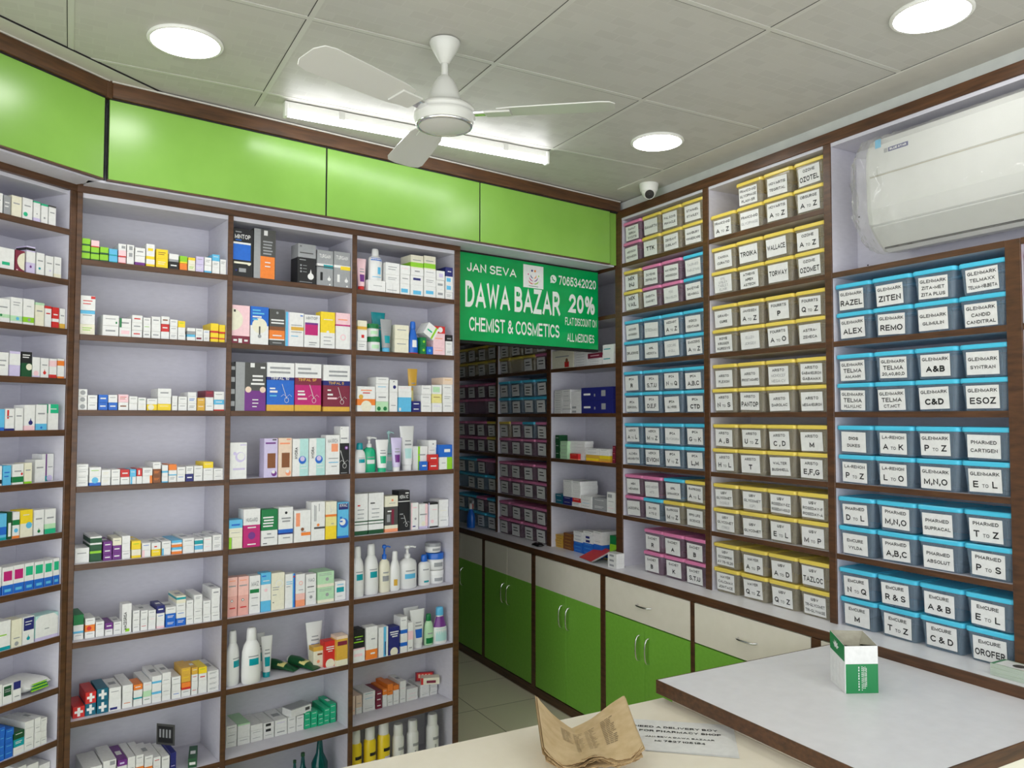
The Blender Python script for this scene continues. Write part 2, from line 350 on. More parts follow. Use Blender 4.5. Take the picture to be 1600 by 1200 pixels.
def tex_floor():
    m, nt, b = principled('beige_floor_tile', srgb(196, 186, 160), 0.4)
    mp = coords(nt, (1, 1, 1)); br = nt.nodes.new('ShaderNodeTexBrick'); br.offset = 0; br.inputs['Scale'].default_value = 1.0
    br.inputs['Brick Width'].default_value = .4; br.inputs['Row Height'].default_value = .4; br.inputs['Mortar Size'].default_value = .0025
    br.inputs['Color1'].default_value = srgb(236, 228, 206); br.inputs['Color2'].default_value = srgb(231, 223, 200); br.inputs['Mortar'].default_value = srgb(140, 130, 108)
    nt.links.new(mp.outputs[0], br.inputs['Vector']); nt.links.new(br.outputs['Color'], b.inputs['Base Color'])
    return m
MATS['ceiling'] = tex_ceiling(); MATS['floor'] = tex_floor()
MATS['gridbar'] = principled('white_grid_bar', srgb(200, 199, 192), 0.4)[0]
MATS['border'] = mottled('plain_ceiling_border', srgb(198, 195, 187), srgb(203, 200, 192), (20, 20, 20), 0.6)
room()
# ---------------------------------------------------------------- shelving (each built-in unit is one thing; posts, boards and backs are its parts)
def board(root, x0, x1, y0, y1, z, t=.018, core='lilac'):
    b = MB(); b.box(x0, x1, y0 + .004, y1, z - t, z, MATS[core]); s = b.build('shelf', root)
    e = MB(); e.bevbox(x0, x1, y0, y0 + .004, z - t - .002, z + .0005, MATS['wood_h'], .001); e.build('edge_band', s)
def upright(root, x0, x1, y0, y1, z0, z1, core='lilac'):
    b = MB(); b.box(x0 + .0005, x1 - .0005, y0 + .006, y1, z0, z1, MATS[core]); s = b.build('upright', root)
    e = MB(); e.bevbox(x0, x1, y0 - .001, y0 + .006, z0, z1, MATS['wood'], .0015); e.build('edge_band', s)
def back(root, x0, x1, y, z0, z1, core='lilac', dots=()):
    b = MB(); b.box(x0, x1, y, y + .008, z0, z1, MATS[core])
    for dx, dz in dots: b.lathe([(.004, 0), (.004, .0005)], MATS['gap'], 8, dx, dz)
    b.build('back_panel', root)
# long shelving, three bays
DEP = .245
rt = thing('display_shelving', 'long open display shelving of three bays with walnut edges and lilac backs', 'shelving', at('M', 0, 0, 0), PHI)
for x0, x1 in ((.4816, .4999), (.9979, 1.0176), (1.5206, 1.5414), (2.0403, 2.0705)): upright(rt, x0, x1, 0, DEP, 0, 2.392)
for i, (x0, x1) in enumerate(BAYS['M']):
    back(rt, x0, x1, DEP - .008, 0.0, 2.392)
    for z in ROWZ: board(rt, x0, x1, 0.0, DEP - .008, z)
    b = MB(); b.box(x0, x1, .004, DEP - .008, 2.392 - .016, 2.392, MATS['lilac']); b.build('top_panel', rt)
b = MB(); b.bevbox(.4816, 2.0705, -.002, .016, 2.392, 2.4215, MATS['wood_h'], .001); b.build('top_rail', rt)
# slanted shelving on the left
rt = thing('slanted_shelving', 'slanted open shelving with closely spaced walnut-edged shelves at left', 'shelving', at('S', 0, 0, 0), PSI)
upright(rt, 1.882, 1.9045, 0, .235, 0, 2.392); upright(rt, .98, 1.0, 0, .235, 0, 2.392)
back(rt, 1.0, 1.882, .227, 0, 2.392)
for z in LZ: board(rt, 1.0, 1.882, 0, .227, z)
b = MB(); b.bevbox(.98, 1.9045, -.002, .016, 2.392, 2.4215, MATS['wood_h'], .001); b.build('top_rail', rt)
b = MB(); b.box(1.0, 1.882, .016, .227, 2.38, 2.392, MATS['lilac']); b.build('top_panel', rt)
# wall shelving on the right
RB = {'A': (-5.385, -4.757), 'B': (-4.733, -4.098), 'C': (-4.055, -3.403), 'D': (-3.347, -2.732), 'E': (-2.696, -2.063), 'F': (-2.030, -1.392), 'G': (-1.345, -.72)}
rt = thing('bin_shelving', 'tall walnut-edged wall shelving full of lidded bins along right wall', 'shelving', at('R', 0, 0, 0), -math.pi / 2)
RD = .262
posts = [(-5.405, -5.385), (-4.757, -4.733), (-4.098, -4.055), (-3.403, -3.347), (-2.732, -2.696), (-2.063, -2.030)]
for x0, x1 in posts: upright(rt, x0, x1, 0, RD, ZC, 2.669)
upright(rt, -1.392, -1.345, 0, RD, ZC, 2.168); upright(rt, -.72, -.69, 0, RD, ZC, 2.669)
for k, (x0, x1) in RB.items():
    if k in 'ABC': zs, top = [2.425, 2.168, 1.906, 1.6405, 1.375, 1.111], 2.669
    elif k in 'DE': zs, top = [2.425, 2.168, 1.906, 1.6405, 1.375, 1.111], 2.669
    else: zs, top = [2.168, 1.906, 1.6405, 1.375, 1.111], 2.168
    back(rt, x0, x1, RD - .008, ZC, top, dots=())
    for z in zs: board(rt, x0, x1, 0, RD - .008, z, core='lilac')
    b = MB()
    if top > 2.5: b.box(x0, x1, .004, RD - .008, top - .012, top, MATS['lilac']); b.build('top_panel', rt)
b = MB(); b.box(-2.030, -.72, .150, .158, 2.168, 2.669, MATS['lilac'])
for dx, dz in ((-1.93, 2.645), (-1.60, 2.65), (-2.02, 2.40), (-1.985, 2.205)):
    b.add([(dx + .0035 * math.cos(a * .785), .1495, dz + .0035 * math.sin(a * .785)) for a in range(8)], [tuple(range(8))], MATS['gap'])
b.build('niche_back_panel', rt)
b = MB(); b.box(-2.030, -.72, .004, .150, 2.655, 2.669, MATS['lilac']); b.build('niche_top_panel', rt)
b = MB(); b.bevbox(-5.405, -.69, -.002, .02, 2.669, 2.712, MATS['wood_h'], .0015); b.build('top_beam', rt)
b = MB(); b.box(-5.405, -.69, .02, RD, 2.690, 2.7115, MATS['lilac']); b.build('top_cover', rt)
# ---------------------------------------------------------------- overhead cabinets and cornice
DOORNAME = ['wide lime green overhead cabinet above left half of long shelving', 'lime green overhead cabinet above right half of long shelving', 'lime green overhead cabinet above the green hanging sign']
for i, (x0, x1) in enumerate(((.5552, 1.3525), (1.3535, 2.1115), (2.1125, 2.955))):
    t = thing('overhead_cabinet', DOORNAME[i], 'cabinet', at('M', 0, 0, 0, CFAS), PHI, 'lime overhead cabinets')
    b = MB(); b.box(x0, x1, .019, .165, 2.424, 2.70, MATS['lilac']); b.build('body', t)
    b = MB(); b.bevbox(x0 + .0028, x1 - .0028, 0, .0175, 2.426, 2.701, MATS['lime'], .0012); b.build('door', t)
    b = MB(); b.box(x0 - .0003, x1 + .0003, .001, .019, 2.4215, 2.4265, MATS['wood_h']); b.build('bottom_edge', t)
    b = MB(); b.box(x0, x0 + .0024, .003, .019, 2.427, 2.70, MATS['gap']); b.box(x1 - .0024, x1, .003, .019, 2.427, 2.70, MATS['gap']); b.build('side_gap', t)
t = thing('filler_panel', 'narrow lime green filler strip between overhead cabinet and right shelving', 'panel', at('M', 0, 0, 0, CFAS), PHI)
b = MB(); b.bevbox(2.956, 3.010, .012, .03, 2.424, 2.701, MATS['lime'], .001); b.build('panel', t)
t = thing('overhead_cabinet', 'lime green overhead cabinet above the slanted shelving at left', 'cabinet', at('S', 0, 0, 0, 2.3063), PSI, 'lime overhead cabinets')
b = MB(); b.box(1.0, 1.905, .019, .12, 2.424, 2.70, MATS['lilac']); b.build('body', t)
b = MB(); b.bevbox(1.0, 1.9065, 0, .0175, 2.426, 2.701, MATS['lime'], .0012); b.build('door', t)
b = MB(); b.box(1.0, 1.909, .001, .019, 2.4215, 2.4265, MATS['wood_h']); b.build('bottom_edge', t)
b = MB(); b.bevbox(.5640, 3.022, -.010, .02, 2.706, 2.7585, MATS['wood_h'], .002); b.box(.562, 3.02, -.013, .03, 2.7585, 2.764, MATS['border']); b.box(.556, 3.01, -.002, .02, 2.7005, 2.706, MATS['gap'])
struct(b.build('trim_4', loc=at('M', 0, 0, 0, CFAS), rz=PHI))
b = MB(); b.bevbox(.9, 1.912, -.010, .02, 2.706, 2.7585, MATS['wood_h'], .002); b.box(.9, 1.914, -.013, .03, 2.7585, 2.764, MATS['border']); b.box(.9, 1.908, -.002, .02, 2.7005, 2.706, MATS['gap'])
b.bevbox(1.905, 1.925, -.012, .012, 2.702, 2.7645, MATS['wood'], .001)
struct(b.build('trim_5', loc=at('S', 0, 0, 0, 2.3063), rz=PSI))
# soffit under the overhead cabinets
b = MB(); b.box(.5, 3.0, .019, .17, 2.4155, 2.4235, MATS['lilac']); struct(b.build('trim_6', loc=at('M', 0, 0, 0, CFAS), rz=PHI))
b = MB(); b.box(1.0, 1.90, .019, .125, 2.4155, 2.4235, MATS['lilac']); struct(b.build('trim_7', loc=at('S', 0, 0, 0, 2.3063), rz=PSI))
b = MB(); b.box(2.08, 3.0, .165, .20, 2.405, CEIL, MATS['lilac']); struct(b.build('trim_8', loc=at('M', 0, 0, 0, CFAS), rz=PHI))
# ---------------------------------------------------------------- base cabinets and worktop on the right wall
def dhandle(parent, x, z, L, vertical, depth=.026):
    b = MB(); n = 9; pts = []
    for i in range(n):
        a = math.pi * i / (n - 1); q = -L / 2 * math.cos(a); dd = -depth * (math.sin(a) ** .5)
        pts.append((x, dd, z + q) if vertical else (x + q, dd, z))
    b.tube(pts, .0045, MATS['chrome'], 8); b.build('handle', parent)
CABT = []
POSTS = {-5.36: -5.38, -4.684: -4.72, -4.034: -4.079, -3.339: -3.380, -2.679: -2.702, -2.01: -2.05}
def base_cab(x0, x1, drawer, seam, label):
    t = thing('base_cabinet', label, 'cabinet', at('R', 0, 0, 0, XC), -math.pi / 2, 'green and cream base cabinets')
    CABT.append(t)
    b = MB(); b.box(x0, x1, .02, .36, .05, .812, MATS['wood']); b.build('body', t)
    b = MB(); b.bevbox(POSTS[x0], x0, -.001, .36, 0.048, .812, MATS['wood'], .0015); b.build('upright', t)
    if drawer:
        d = MB(); d.bevbox(x0 + .003, x1 - .003, 0, .019, .640, .810, MATS['cream'], .001); dr = d.build('drawer', t)
        dhandle(dr, (x0 + x1) / 2, .722, .10, False)
    for k, (a, c) in enumerate(((x0 + .003, seam - .0012), (seam + .0012, x1 - .003))):
        d = MB()
        if drawer: d.bevbox(a, c, 0, .019, .055, .634, MATS['grass'], .001)
        else: d.bevbox(a, c, 0, .019, .055, .637, MATS['grass'], .001); d.bevbox(a, c, 0, .019, .6375, .810, MATS['cream'], .0006)
        o = d.build('door', t); dhandle(o, (seam - .035) if k == 0 else (seam + .035), .52, .118, True)
CABS = [(-5.36, -4.72, False, -5.04, 'farthest green and cream base cabinet in the dark back'), (-4.684, -4.079, False, -4.378, 'shaded green and cream base cabinet under dark bins'),
        (-4.034, -3.380, False, -3.706, 'two-door green and cream base cabinet below the open bay'), (-3.339, -2.702, True, -3.024, 'base cabinet with cream drawer beside two-door cabinet, green doors fully visible'),
        (-2.679, -2.05, True, -2.365, 'base cabinet with cream drawer partly hidden by grey table'), (-2.01, -1.38, True, -1.70, 'base cabinet mostly hidden behind the grey table and open carton')]
for c in CABS: base_cab(*c)
o = MB(); o.bevbox(-1.38, -1.35, -.001, .36, 0.048, .812, MATS['wood'], .0015); o.build('upright', CABT[-1])
b = MB(); b.box(-5.38, -.69, .002, .36, 0, .048, MATS['wood_h']); struct(b.build('baseboard_right', None, at('R', 0, 0, 0, XC), -math.pi / 2))
t = thing('worktop', 'long pale lilac worktop with walnut front edge along right wall', 'worktop', at('R', 0, 0, 0, XC), -math.pi / 2)
b = MB(); b.box(-5.40, -.69, .004, .385, .818, ZC, MATS['shelfwhite']); b.build('slab', t)
b = MB(); b.bevbox(-5.40, -.69, -.004, .004, .814, ZC + .0003, MATS['wood_h'], .0015); b.build('edge_band', t)
# ---------------------------------------------------------------- printed cartons on the shelves
SHELVES=[
('M',0,0,2.1618,[
 (514,28,12,[[25,"L|b0-.22D"],[25,"L|b0-.22D"],[25,"L|b0-.22D"]],0,0),
 (543,27,12,[[24,"L|b0-.22D"],[24,"L|b0-.22D"],[24,"P|b0-.15R"]],0,0),
 (572,28,12,[[26,"L|b0-.22D"],[26,"L|b0-.22D"]],0,0),
 (601,28,12,[[25,"S|b0-.18T"],[25,"S|b0-.18T"]],0,0),
 (630,26,12,[[24,"P|b0-.18R"],[24,"P|b0-.18R"],[24,"W|r.4 .3 .9 .7A"]],0,0),
 (657,25,12,[[24,"W"],[24,"W|r.3 .2 .8 .8A"],[24,"W|r.3 .2 .8 .8A"]],0,0),
 (689,35,12,[[36,"W|b0-.35U"],[29,"W|t1A"]],0,0),
 (724,30,12,[[28,"W|b0-.35Y"],[28,"W|b0-.4Y"],[28,"W|r.2 .1 .8 .45Y"]],0,0),
 (764,42,12,[[35,"Y|l2C"],[35,"Y|l2J"]],0,0),
 (805,35,12,[[29,"K|t1W"],[29,"W|b0-.3A"]],0,0),
 (839,27,12,[[27,"O"],[27,"L|b0-.2Y"]],0,0),
 (868,26,12,[[26,"C|l2L"],[26,"C|b.6-1Y"]],0,0),
 (898,30,12,[[30,"V|l2W"],[30,"V|l1A"]],0,0),
 (928,27,12,[[30,"W|b0-.3S"],[30,"W|l2A"]],0,0),
 (957,28,12,[[25,"W"],[25,"W|l2A"],[25,"S|l1W"]],0,0),
 (987,28,12,[[30,"W"],[30,"W|l2A"]],0,0),
]),
('M',0,1,1.9021,[
 (523,51,12,[[37,"C|l2L"],[48,"W|b.75-1S;l1A"],[51,"W|r.7 .8 1 .98R;l2R"]],0,0),
 (598,52,12,[[37,"W|t1A"],[37,"W|l1A;r.8 .2 .9 .4G"]],0,0),
 (645,39,12,[[33,"W|r.15 .3 .85 .7P"],[33,"W|v0-.18G;t1A"]],0,0),
 (684,36,12,[[27,"W|t1R"],[27,"W|t1A"],[27,"W|t1R"]],0,0),
 (717,26,12,[[25,"W|t1A"],[25,"W|l1L"],[25,"W|l1A"]],0,0),
 (748,32,12,[[27,"W|t1A"],[27,"W"],[27,"W|t1A"]],0,0),
 (779,29,12,[[28,"W"],[28,"R|t1W"],[28,"W|t1J"]],0,0),
 (809,28,12,[[25,"W|l2A"],[25,"W|l1A"],[25,"W|l1A"]],0,0),
 (837,27,12,[[24,"W|l1A"],[24,"W"],[24,"Y|l1L"]],0,0),
 (871,30,12,[[24,"W|b.6-1S"],[24,"W|b0-.5A"]],0,0),
 (901,28,12,[[24,"W|r.1 .3 .8 .6M"],[24,"W|l1A"]],0,0),
 (927,23,12,[[22,"W|l2A"],[22,"W|l1B"]],0,0),
 (957,30,12,[[36,"Y|b.35-.5R"],[36,"Y|b0-.2R"]],0,0),
 (987,27,12,[[34,"Y|b.35-.5R"],[34,"Y|b0-.2R"]],0,0),
]),
('M',0,2,1.6421,[
 (515,29,10,[[24,"W|c.5 .5 .3A"],[24,"W|c.5 .5 .3A"],[24,"W|c.5 .5 .3A"]],0,0),
 (546,31,10,[[26,"W|l1A"],[26,"W|l1A"]],0,0),
 (579,30,10,[[27,"B|t1W"],[27,"B|t1W"]],110,0),
 (610,30,10,[[27,"B|t1W"],[27,"W|l1A"]],0,0),
 (644,34,10,[[28,"W|t1J"],[28,"P|t1W;l2R"]],0,0),
 (676,28,10,[[25,"W"],[25,"W|l1A"]],0,0),
 (705,28,10,[[23,"W|l2C"],[23,"W|l1G"]],0,0),
 (739,36,10,[[22,"Y|c.4 .5 .3C"],[21,"W|l1A"]],0,0),
 (781,47,10,[[24,"Y|l1C"],[24,"W"],[32,"W|t1A"]],0,0),
 (817,20,10,[[27,"W|l1A"],[27,"W"]],0,0),
 (845,32,10,[[26,"W|l1A"],[26,"W|l1A"]],0,0),
 (878,32,10,[[26,"W|l2A"],[27,"W|l2B"],[16,"W"]],0,0),
 (910,29,10,[[24,"Z|l1W"],[24,"Z|l1W"]],0,0),
 (941,31,10,[[26,"W|l1A"],[25,"W"],[25,"M|l1R"]],0,0),
 (979,43,10,[[24,"W|b0-.2R"],[18,"S|t1W"],[31,"W|l1A"]],0,0),
]),
('M',0,3,1.3805,[
 (519,38,10,[[19,"W|l1A"],[19,"W|l1A"],[19,"W|l1A"],[19,"W|l1A"]],0,0),
 (559,37,10,[[32,"W|b0-.35B;c.5 .6 .3S"],[32,"W|l1L"]],0,0),
 (593,30,10,[[27,"W|l2C"],[27,"W|l2C"]],0,0),
 (624,29,10,[[27,"W|l1A"],[27,"W|l1A"]],0,0),
 (654,30,10,[[26,"W|l1A"],[26,"R|t1W"]],0,0),
 (680,21,10,[[26,"W|v.1-.4S"],[26,"S|l1W"]],0,0),
 (701,19,10,[[27,"W"],[27,"R|r.3 .2 .6 .8W"]],0,0),
 (728,34,10,[[28,"W|v.75-1O"],[28,"W|l2A"]],0,0),
 (760,28,10,[[25,"J|l2O"],[25,"J|l2O"],[25,"W|l1A"]],120,0),
 (788,22,10,[[21,"W|b0-.2S"],[21,"W|b.7-1S"],[21,"W"]],0,0),
 (814,28,10,[[25,"W|l2A"],[19,"W|b0-.2S"],[21,"O"]],0,0),
 (844,30,10,[[27,"W|l1B"],[27,"W|l1A"]],0,0),
 (874,28,10,[[28,"N|t1W"],[28,"W|l2A"]],0,0),
 (905,32,10,[[28,"W|l1A"],[28,"W|l1A"]],0,0),
 (941,37,10,[[23,"W"],[24,"W|l1A"],[23,"Y|l1C"]],0,0),
 (979,37,10,[[22,"W|l1A"],[22,"W|l1A"]],0,0),
]),
('M',0,4,1.1169,[
 (528,45,31,[[51,"W|l1A"]],0,0),
 (570,38,29,[[41,"D|b.7-.9L"],[24,"D|b.75-1W"],[22,"D|b.75-1W"]],130,0),
 (607,29,28,[[22,"U|t1W"],[22,"U|t1W"],[22,"U|t1W"]],130,0),
 (637,29,26,[[25,"U|t1W"],[25,"U|t1W"],[26,"C|l1A"]],0,0),
 (666,28,25,[[27,"W|l1A"],[27,"W"],[27,"W"]],140,0),
 (699,32,24,[[30,"C|b0-.3Y"],[30,"Y|l1L"]],130,0),
 (732,30,22,[[25,"W|v0-.3P"],[25,"W|l1B"]],120,0),
 (765,32,21,[[24,"Y|l1C"],[24,"W|r.3 .3 .6 .5R"]],120,0),
 (800,32,19,[[25,"W|v0-.2S"],[25,"W|l1A"]],130,0),
 (836,37,18,[[25,"W|b0-.4O;b.65-1S"],[25,"W|b0-.4O;b.65-1S"]],140,0),
 (876,41,16,[[27,"W"],[27,"W|l1A"]],150,0),
 (913,31,14,[[24,"S|b0-.4W"],[24,"W|b.2-.8T"]],140,0),
 (945,31,13,[[26,"W|l1P"],[26,"W|l1P"]],140,0),
 (980,36,12,[[29,"W|l2A"],[29,"W|l2A"]],140,0),
]),
('M',0,5,0.8561,[
 (523,32,33,[[22,"W|l1A"],[23,"W|b0-.3S"],[40,"G|b0-.12W"]],110,0),
 (558,31,31,[[23,"W|l1A"],[23,"O|c.4 .5 .25R"],[23,"W|l1A"]],90,0),
 (589,27,30,[[26,"W"],[26,"W|l1A"]],90,0),
 (617,26,28,[[22,"W|l1A"],[22,"U|t1W"]],90,0),
 (644,26,27,[[22,"W|l1A"],[22,"W|l1A"]],90,0),
 (673,32,25,[[103,"W|v.15-.16A;r.35 .05 .8 .15L;T.32 .12 .34 MACEGRISA K"]],45,0),
 (704,24,24,[[25,"W|l1A"],[25,"W|l1A"],[25,"W|l1A"]],110,0),
 (730,25,23,[[24,"W|l1R"],[24,"W|l1A"],[24,"W|l1A"]],110,0),
 (756,26,21,[[23,"W"],[23,"W|l1P"],[23,"W|l1A"]],110,0),
 (785,28,20,[[27,"W|b0-.3P"],[27,"W|l1B"],[27,"N|t1W"]],100,0),
 (819,36,18,[[24,"B|l2W"],[24,"B|l2W"],[24,"W|l1A"]],100,0),
 (854,34,16,[[27,"B|l2W"],[27,"W|l1B"],[27,"W|l1A"],[27,"C|b.5-.8T"]],110,0),
 (885,26,15,[[29,"W|l1A"],[29,"W"],[29,"W|l1A"]],100,0),
 (914,31,13,[[26,"W|l1A"],[26,"W|l1A"],[26,"W"],[26,"W|l2A"]],120,0),
 (946,29,12,[[26,"W|l1A"],[26,"W"],[26,"W|l1A"]],110,0),
 (977,32,10,[[30,"W|l1A"],[30,"W|l1A"],[30,"W"],[30,"W|t1A"]],120,0),
]),
('M',0,6,0.5934,[
 (529,38,30,[[38,"R|X"]],120,0),
 (565,34,29,[[41,"H|X"],[39,"R|X"]],120,0),
 (602,36,28,[[42,"H|X"],[42,"H|X"]],120,0),
 (641,40,27,[[40,"W|r.1 .1 .7 .3N"],[40,"W|l1A"]],120,0),
 (681,34,26,[[27,"W|l1O"],[27,"W"],[27,"W"]],150,0),
 (715,30,25,[[19,"W"],[19,"W|b.3-.6T"],[19,"W"],[19,"O|t1W"]],80,0),
 (746,29,25,[[26,"W|l1G"],[26,"W|b0-.8g"],[26,"W|l1P"]],150,0),
 (777,33,24,[[19,"W"],[19,"W|b.6-1S"],[19,"W"],[19,"W|b.6-1S"],[19,"W"]],150,0),
 (810,31,23,[[20,"W"],[20,"W|l1A"],[20,"W"],[20,"W|l1A"],[20,"W"]],120,0),
 (844,32,22,[[26,"W|l1B"],[26,"W"],[26,"W|l1A"]],110,0),
 (878,33,21,[[26,"W|l1A"],[26,"O|b0-.3R"],[26,"Z|l1Y"],[26,"Z|l1Y"]],100,0),
 (908,23,20,[[25,"W|l1R"],[25,"W"],[25,"W|l1R"],[25,"Z|l1W"]],100,0),
 (937,31,20,[[24,"W"],[24,"W"],[24,"W|t1R"],[24,"Y|l1L"]],100,0),
 (978,48,18,[[19,"W|l2A"],[19,"W|l2A"],[19,"W|l2A"],[19,"W|l2A"]],170,0),
]),
('M',0,7,0.3332,[
 (578,58,37,[[27,"W|l1A"],[27,"W|l1A"],[27,"W"]],150,0),
 (630,42,33,[[23,"W|l1B"],[23,"W|l1A"],[23,"W"],[23,"W|r.5 .2 .9 .8A"]],150,0),
 (670,32,30,[[21,"O|l1W"],[21,"W|l1A"],[21,"W"],[21,"U|r.2 .3 .7 .6V"]],150,0),
 (699,26,28,[[29,"O"],[29,"W|l1A"],[29,"W"]],150,0),
 (726,27,26,[[29,"W"],[29,"W|b.3-.6O"],[29,"W|l1A"]],140,0),
 (755,28,24,[[26,"W"],[26,"W|b.2-.5O"],[26,"W|l1A"]],140,0),
 (783,26,22,[[33,"W"],[33,"W|l1R"]],150,0),
 (812,28,20,[[31,"W|b0-.4G"],[31,"W|l1A"]],150,0),
 (837,21,18,[[35,"N|l1V"],[35,"N"]],150,0),
 (903,31,14,[[33,"D|r.15 .3 .85 .6W"]],120,-18),
]),
('M',1,0,2.1618,[
 (1060,79,12,[[188,"K|r0 .35 .88 .68B;r0 .68 .88 .72W;r.05 .27 .9 .31C;c.8 .28 .08C;r.3 .1 .65 .18A;c.16 .13 .05N;T.08 .79 .095 MINTOP W;r.1 .92 .4 .94A;r.1 .75 .4 .77B"]],55,0),
 (1146,89,12,[[199,"a|v0-.3A;r.3 .02 .96 .46O;r.45 .88 .62 .98W;l0;r.42 .5 .8 .53A;r.42 .56 .85 .59A;r.4 .62 .8 .65A;r.42 .68 .82 .71A;r.4 .74 .85 .77A;r.5 .33 .75 .35W;r.5 .25 .75 .27W"]],60,0),
 (1322,79,12,[[108,"K|r.1 .9 .45 .93A;c.18 .7 .05A;c.18 .58 .05A;c.18 .46 .05A;r.28 .69 .5 .71A;r.28 .57 .5 .59A;r.28 .45 .5 .47A;d.72 .3 .17W;r.1 .06 .8 .08A"],[56,"A|r.1 .3 .85 .38a;r.1 .78 .2 .85a"]],70,0),
 (1402,72,12,[[149,"A|b.55-.62W;r.4 .5 1 .6T;T.14 .78 .11 TURGAIN W;r.2 .15 .35 .38K;c.8 .05 .05W;d.75 .2 .1W;b.52-.55a"]],55,0),
 (1479,76,12,[[152,"A|b.55-.62W;r.4 .5 1 .6Y;T.14 .78 .11 TURGAIN W;r.2 .15 .35 .36W;c.8 .05 .05W;d.75 .2 .1W"]],55,0),
]),
('M',1,1,1.9021,[
 (1055,71,12,[[149,"P|b0-.2M;C0 .62 .62;r.1 .06 .3 .11W;r.38 .02 .58 .13W;r.7 .06 .9 .11W;r.1 .82 .2 .88K"]],55,0),
 (1129,73,12,[[150,"B|b0-.5W;C.5 .5 .42;r.1 .88 .55 .92S;r.1 .8 .75 .84S;r.1 .71 .6 .75W;r.1 .64 .4 .68S;r.46 .18 .54 .48a;c.5 .22 .1A"]],55,0),
 (1200,64,12,[[146,"a|b.18-.42O;b.15-.18W;b.42-.52J;r.1 .68 .95 .72W;r.1 .6 .95 .64W;c.5 .9 .08A;r.2 .26 .8 .29W;r.2 .06 .8 .09A"]],50,0),
 (1273,77,12,[[139,"W|v0-.14S;v.14-.2V;r.3 .48 1 .58Z;r.3 .62 .9 .64A;r.3 .42 .9 .44A;r.3 .3 .7 .32S;r.8 .9 .95 .93B"]],50,0),
 (1348,68,12,[[135,"W|r.04 .38 .88 .7m;r.04 .7 .88 .76U;T.1 .85 .1 MINTOP A;r.3 .14 .8 .17A;r.3 .08 .7 .1A"]],50,0),
 (1417,65,12,[[153,"Y|b0-.43W;c.5 .45 .1W;r.2 .78 .85 .8W;r.2 .3 .8 .32A;r.2 .2 .7 .22A;r.2 .1 .8 .12A"]],50,0),
 (1487,69,12,[[154,"P|b0-.64W;b.64-.68m;r.15 .8 .8 .83Q;c.5 .33 .2P;c.5 .33 .13W"]],50,0),
]),
('M',1,2,1.6421,[
 (1028,16,10,[[186,"K|b.1-.2A;b.35-.45A;b.6-.7A;b.85-.92A"]],90,0),
 (1097,120,10,[[189,"a|v0-.3A;r.3 0 1 .42U;c.42 .44 .1E;c.9 .44 .1E;r.48 .9 .62 .99W;r.82 .88 .97 .92W;r.55 .7 .9 .74W;r.55 .62 .9 .66W;r.5 .54 .95 .58W;r.55 .22 .75 .24W;r.55 .15 .75 .17W;r.55 .08 .7 .1W"]],50,0),
 (1217,114,10,[[193,"B|b0-.13Z;b.7-1W;b.64-.7N;T.1 .645 .06 TINFAL 10 W;r.1 .78 .85 .82A;r.1 .87 .85 .91A;R.72 .18 .4;r.1 .45 .3 .48W;r.1 .38 .38 .42W;r.1 .3 .35 .33S"]],60,0),
 (1333,114,10,[[194,"m|b0-.13Z;b.7-1W;b.55-.7M;T.1 .63 .06 TINFAL SF Z;r.1 .78 .85 .82A;r.1 .87 .6 .91A;R.72 .18 .4;r.1 .4 .35 .43W;r.1 .33 .38 .37W;r.1 .24 .45 .28P"]],60,0),
 (1461,126,10,[[193,"M|b0-.1Z;b.66-1W;b.56-.66N;T.12 .58 .06 TINFAL 5 Z;r.2 .75 .9 .79A;r.2 .84 .9 .88A;R.7 .16 .38;r.15 .44 .28 .47W;r.15 .34 .35 .38W;r.15 .26 .5 .3P"]],60,0),
]),
('M',1,3,1.3805,[
 (1052,68,10,[[140,"W|c.62 .6 .3V;c.66 .62 .22W;c.3 .7 .1V;r.2 .25 .9 .3V;r.6 .92 .95 .95V"]],45,0),
 (1181,56,10,[[154,"V|r.25 .24 .85 .62J;c.75 .1 .2U;c.7 .14 .12W;r.1 .86 .85 .9U;r.6 .95 .9 .98a"]],50,0),
 (1239,57,10,[[155,"E|r.25 .24 .85 .62J;c.75 .1 .2Q;c.7 .14 .12W;r.1 .84 .85 .88Q;r.6 .95 .9 .98Q"]],50,0),
 (1304,69,10,[[151,"W|v.45-1t;c.62 .43 .24B;c.62 .46 .15V;T.22 .62 .17 HYDRA K v;r.5 .2 .9 .22W;r.5 .28 .85 .3W"]],50,0),
 (1375,70,10,[[152,"W|v.45-1t;c.62 .43 .24B;c.62 .46 .15V;T.22 .62 .17 HYDRA K v;r.5 .2 .9 .22W;r.5 .28 .85 .3W"]],50,0),
 (1444,63,10,[[164,"W|r.4 .58 .88 .78Q;T.15 .8 .11 MAXRICH A;r.2 .4 .9 .42A;r.2 .3 .9 .32S;r.4 .2 .8 .22A"]],50,0),
 (1502,49,10,[[129,"K|c.7 .85 .2U;c.7 .85 .1V;R.5 .2 .6;r.1 .03 .8 .05A"],[70,"W|r.1 .25 .8 .33A;r.1 .85 .2 .9A"]],60,0),
]),
('M',1,4,1.1169,[
 (1044,55,4,[[44,"C|v0-.2L;v.2-.24A"],[26,"C|l1A"],[40,"S|b0-.2C;t1B"]],60,0),
 (1107,67,4,[[147,"m|b.58-1W;c.5 .3 .22U;r.25 .5 .75 .53W;r.25 .06 .75 .09W;T.16 .66 .11 NUGARD A"]],60,0),
 (1177,67,4,[[140,"G|b0-.42W;r.1 .76 .75 .8W;r.15 .68 .75 .72W;r.1 .6 .75 .64W;r.1 .52 .7 .56W;r.35 .3 .6 .34A;r.15 .2 .8 .23A;r.1 .05 .35 .07K"]],55,0),
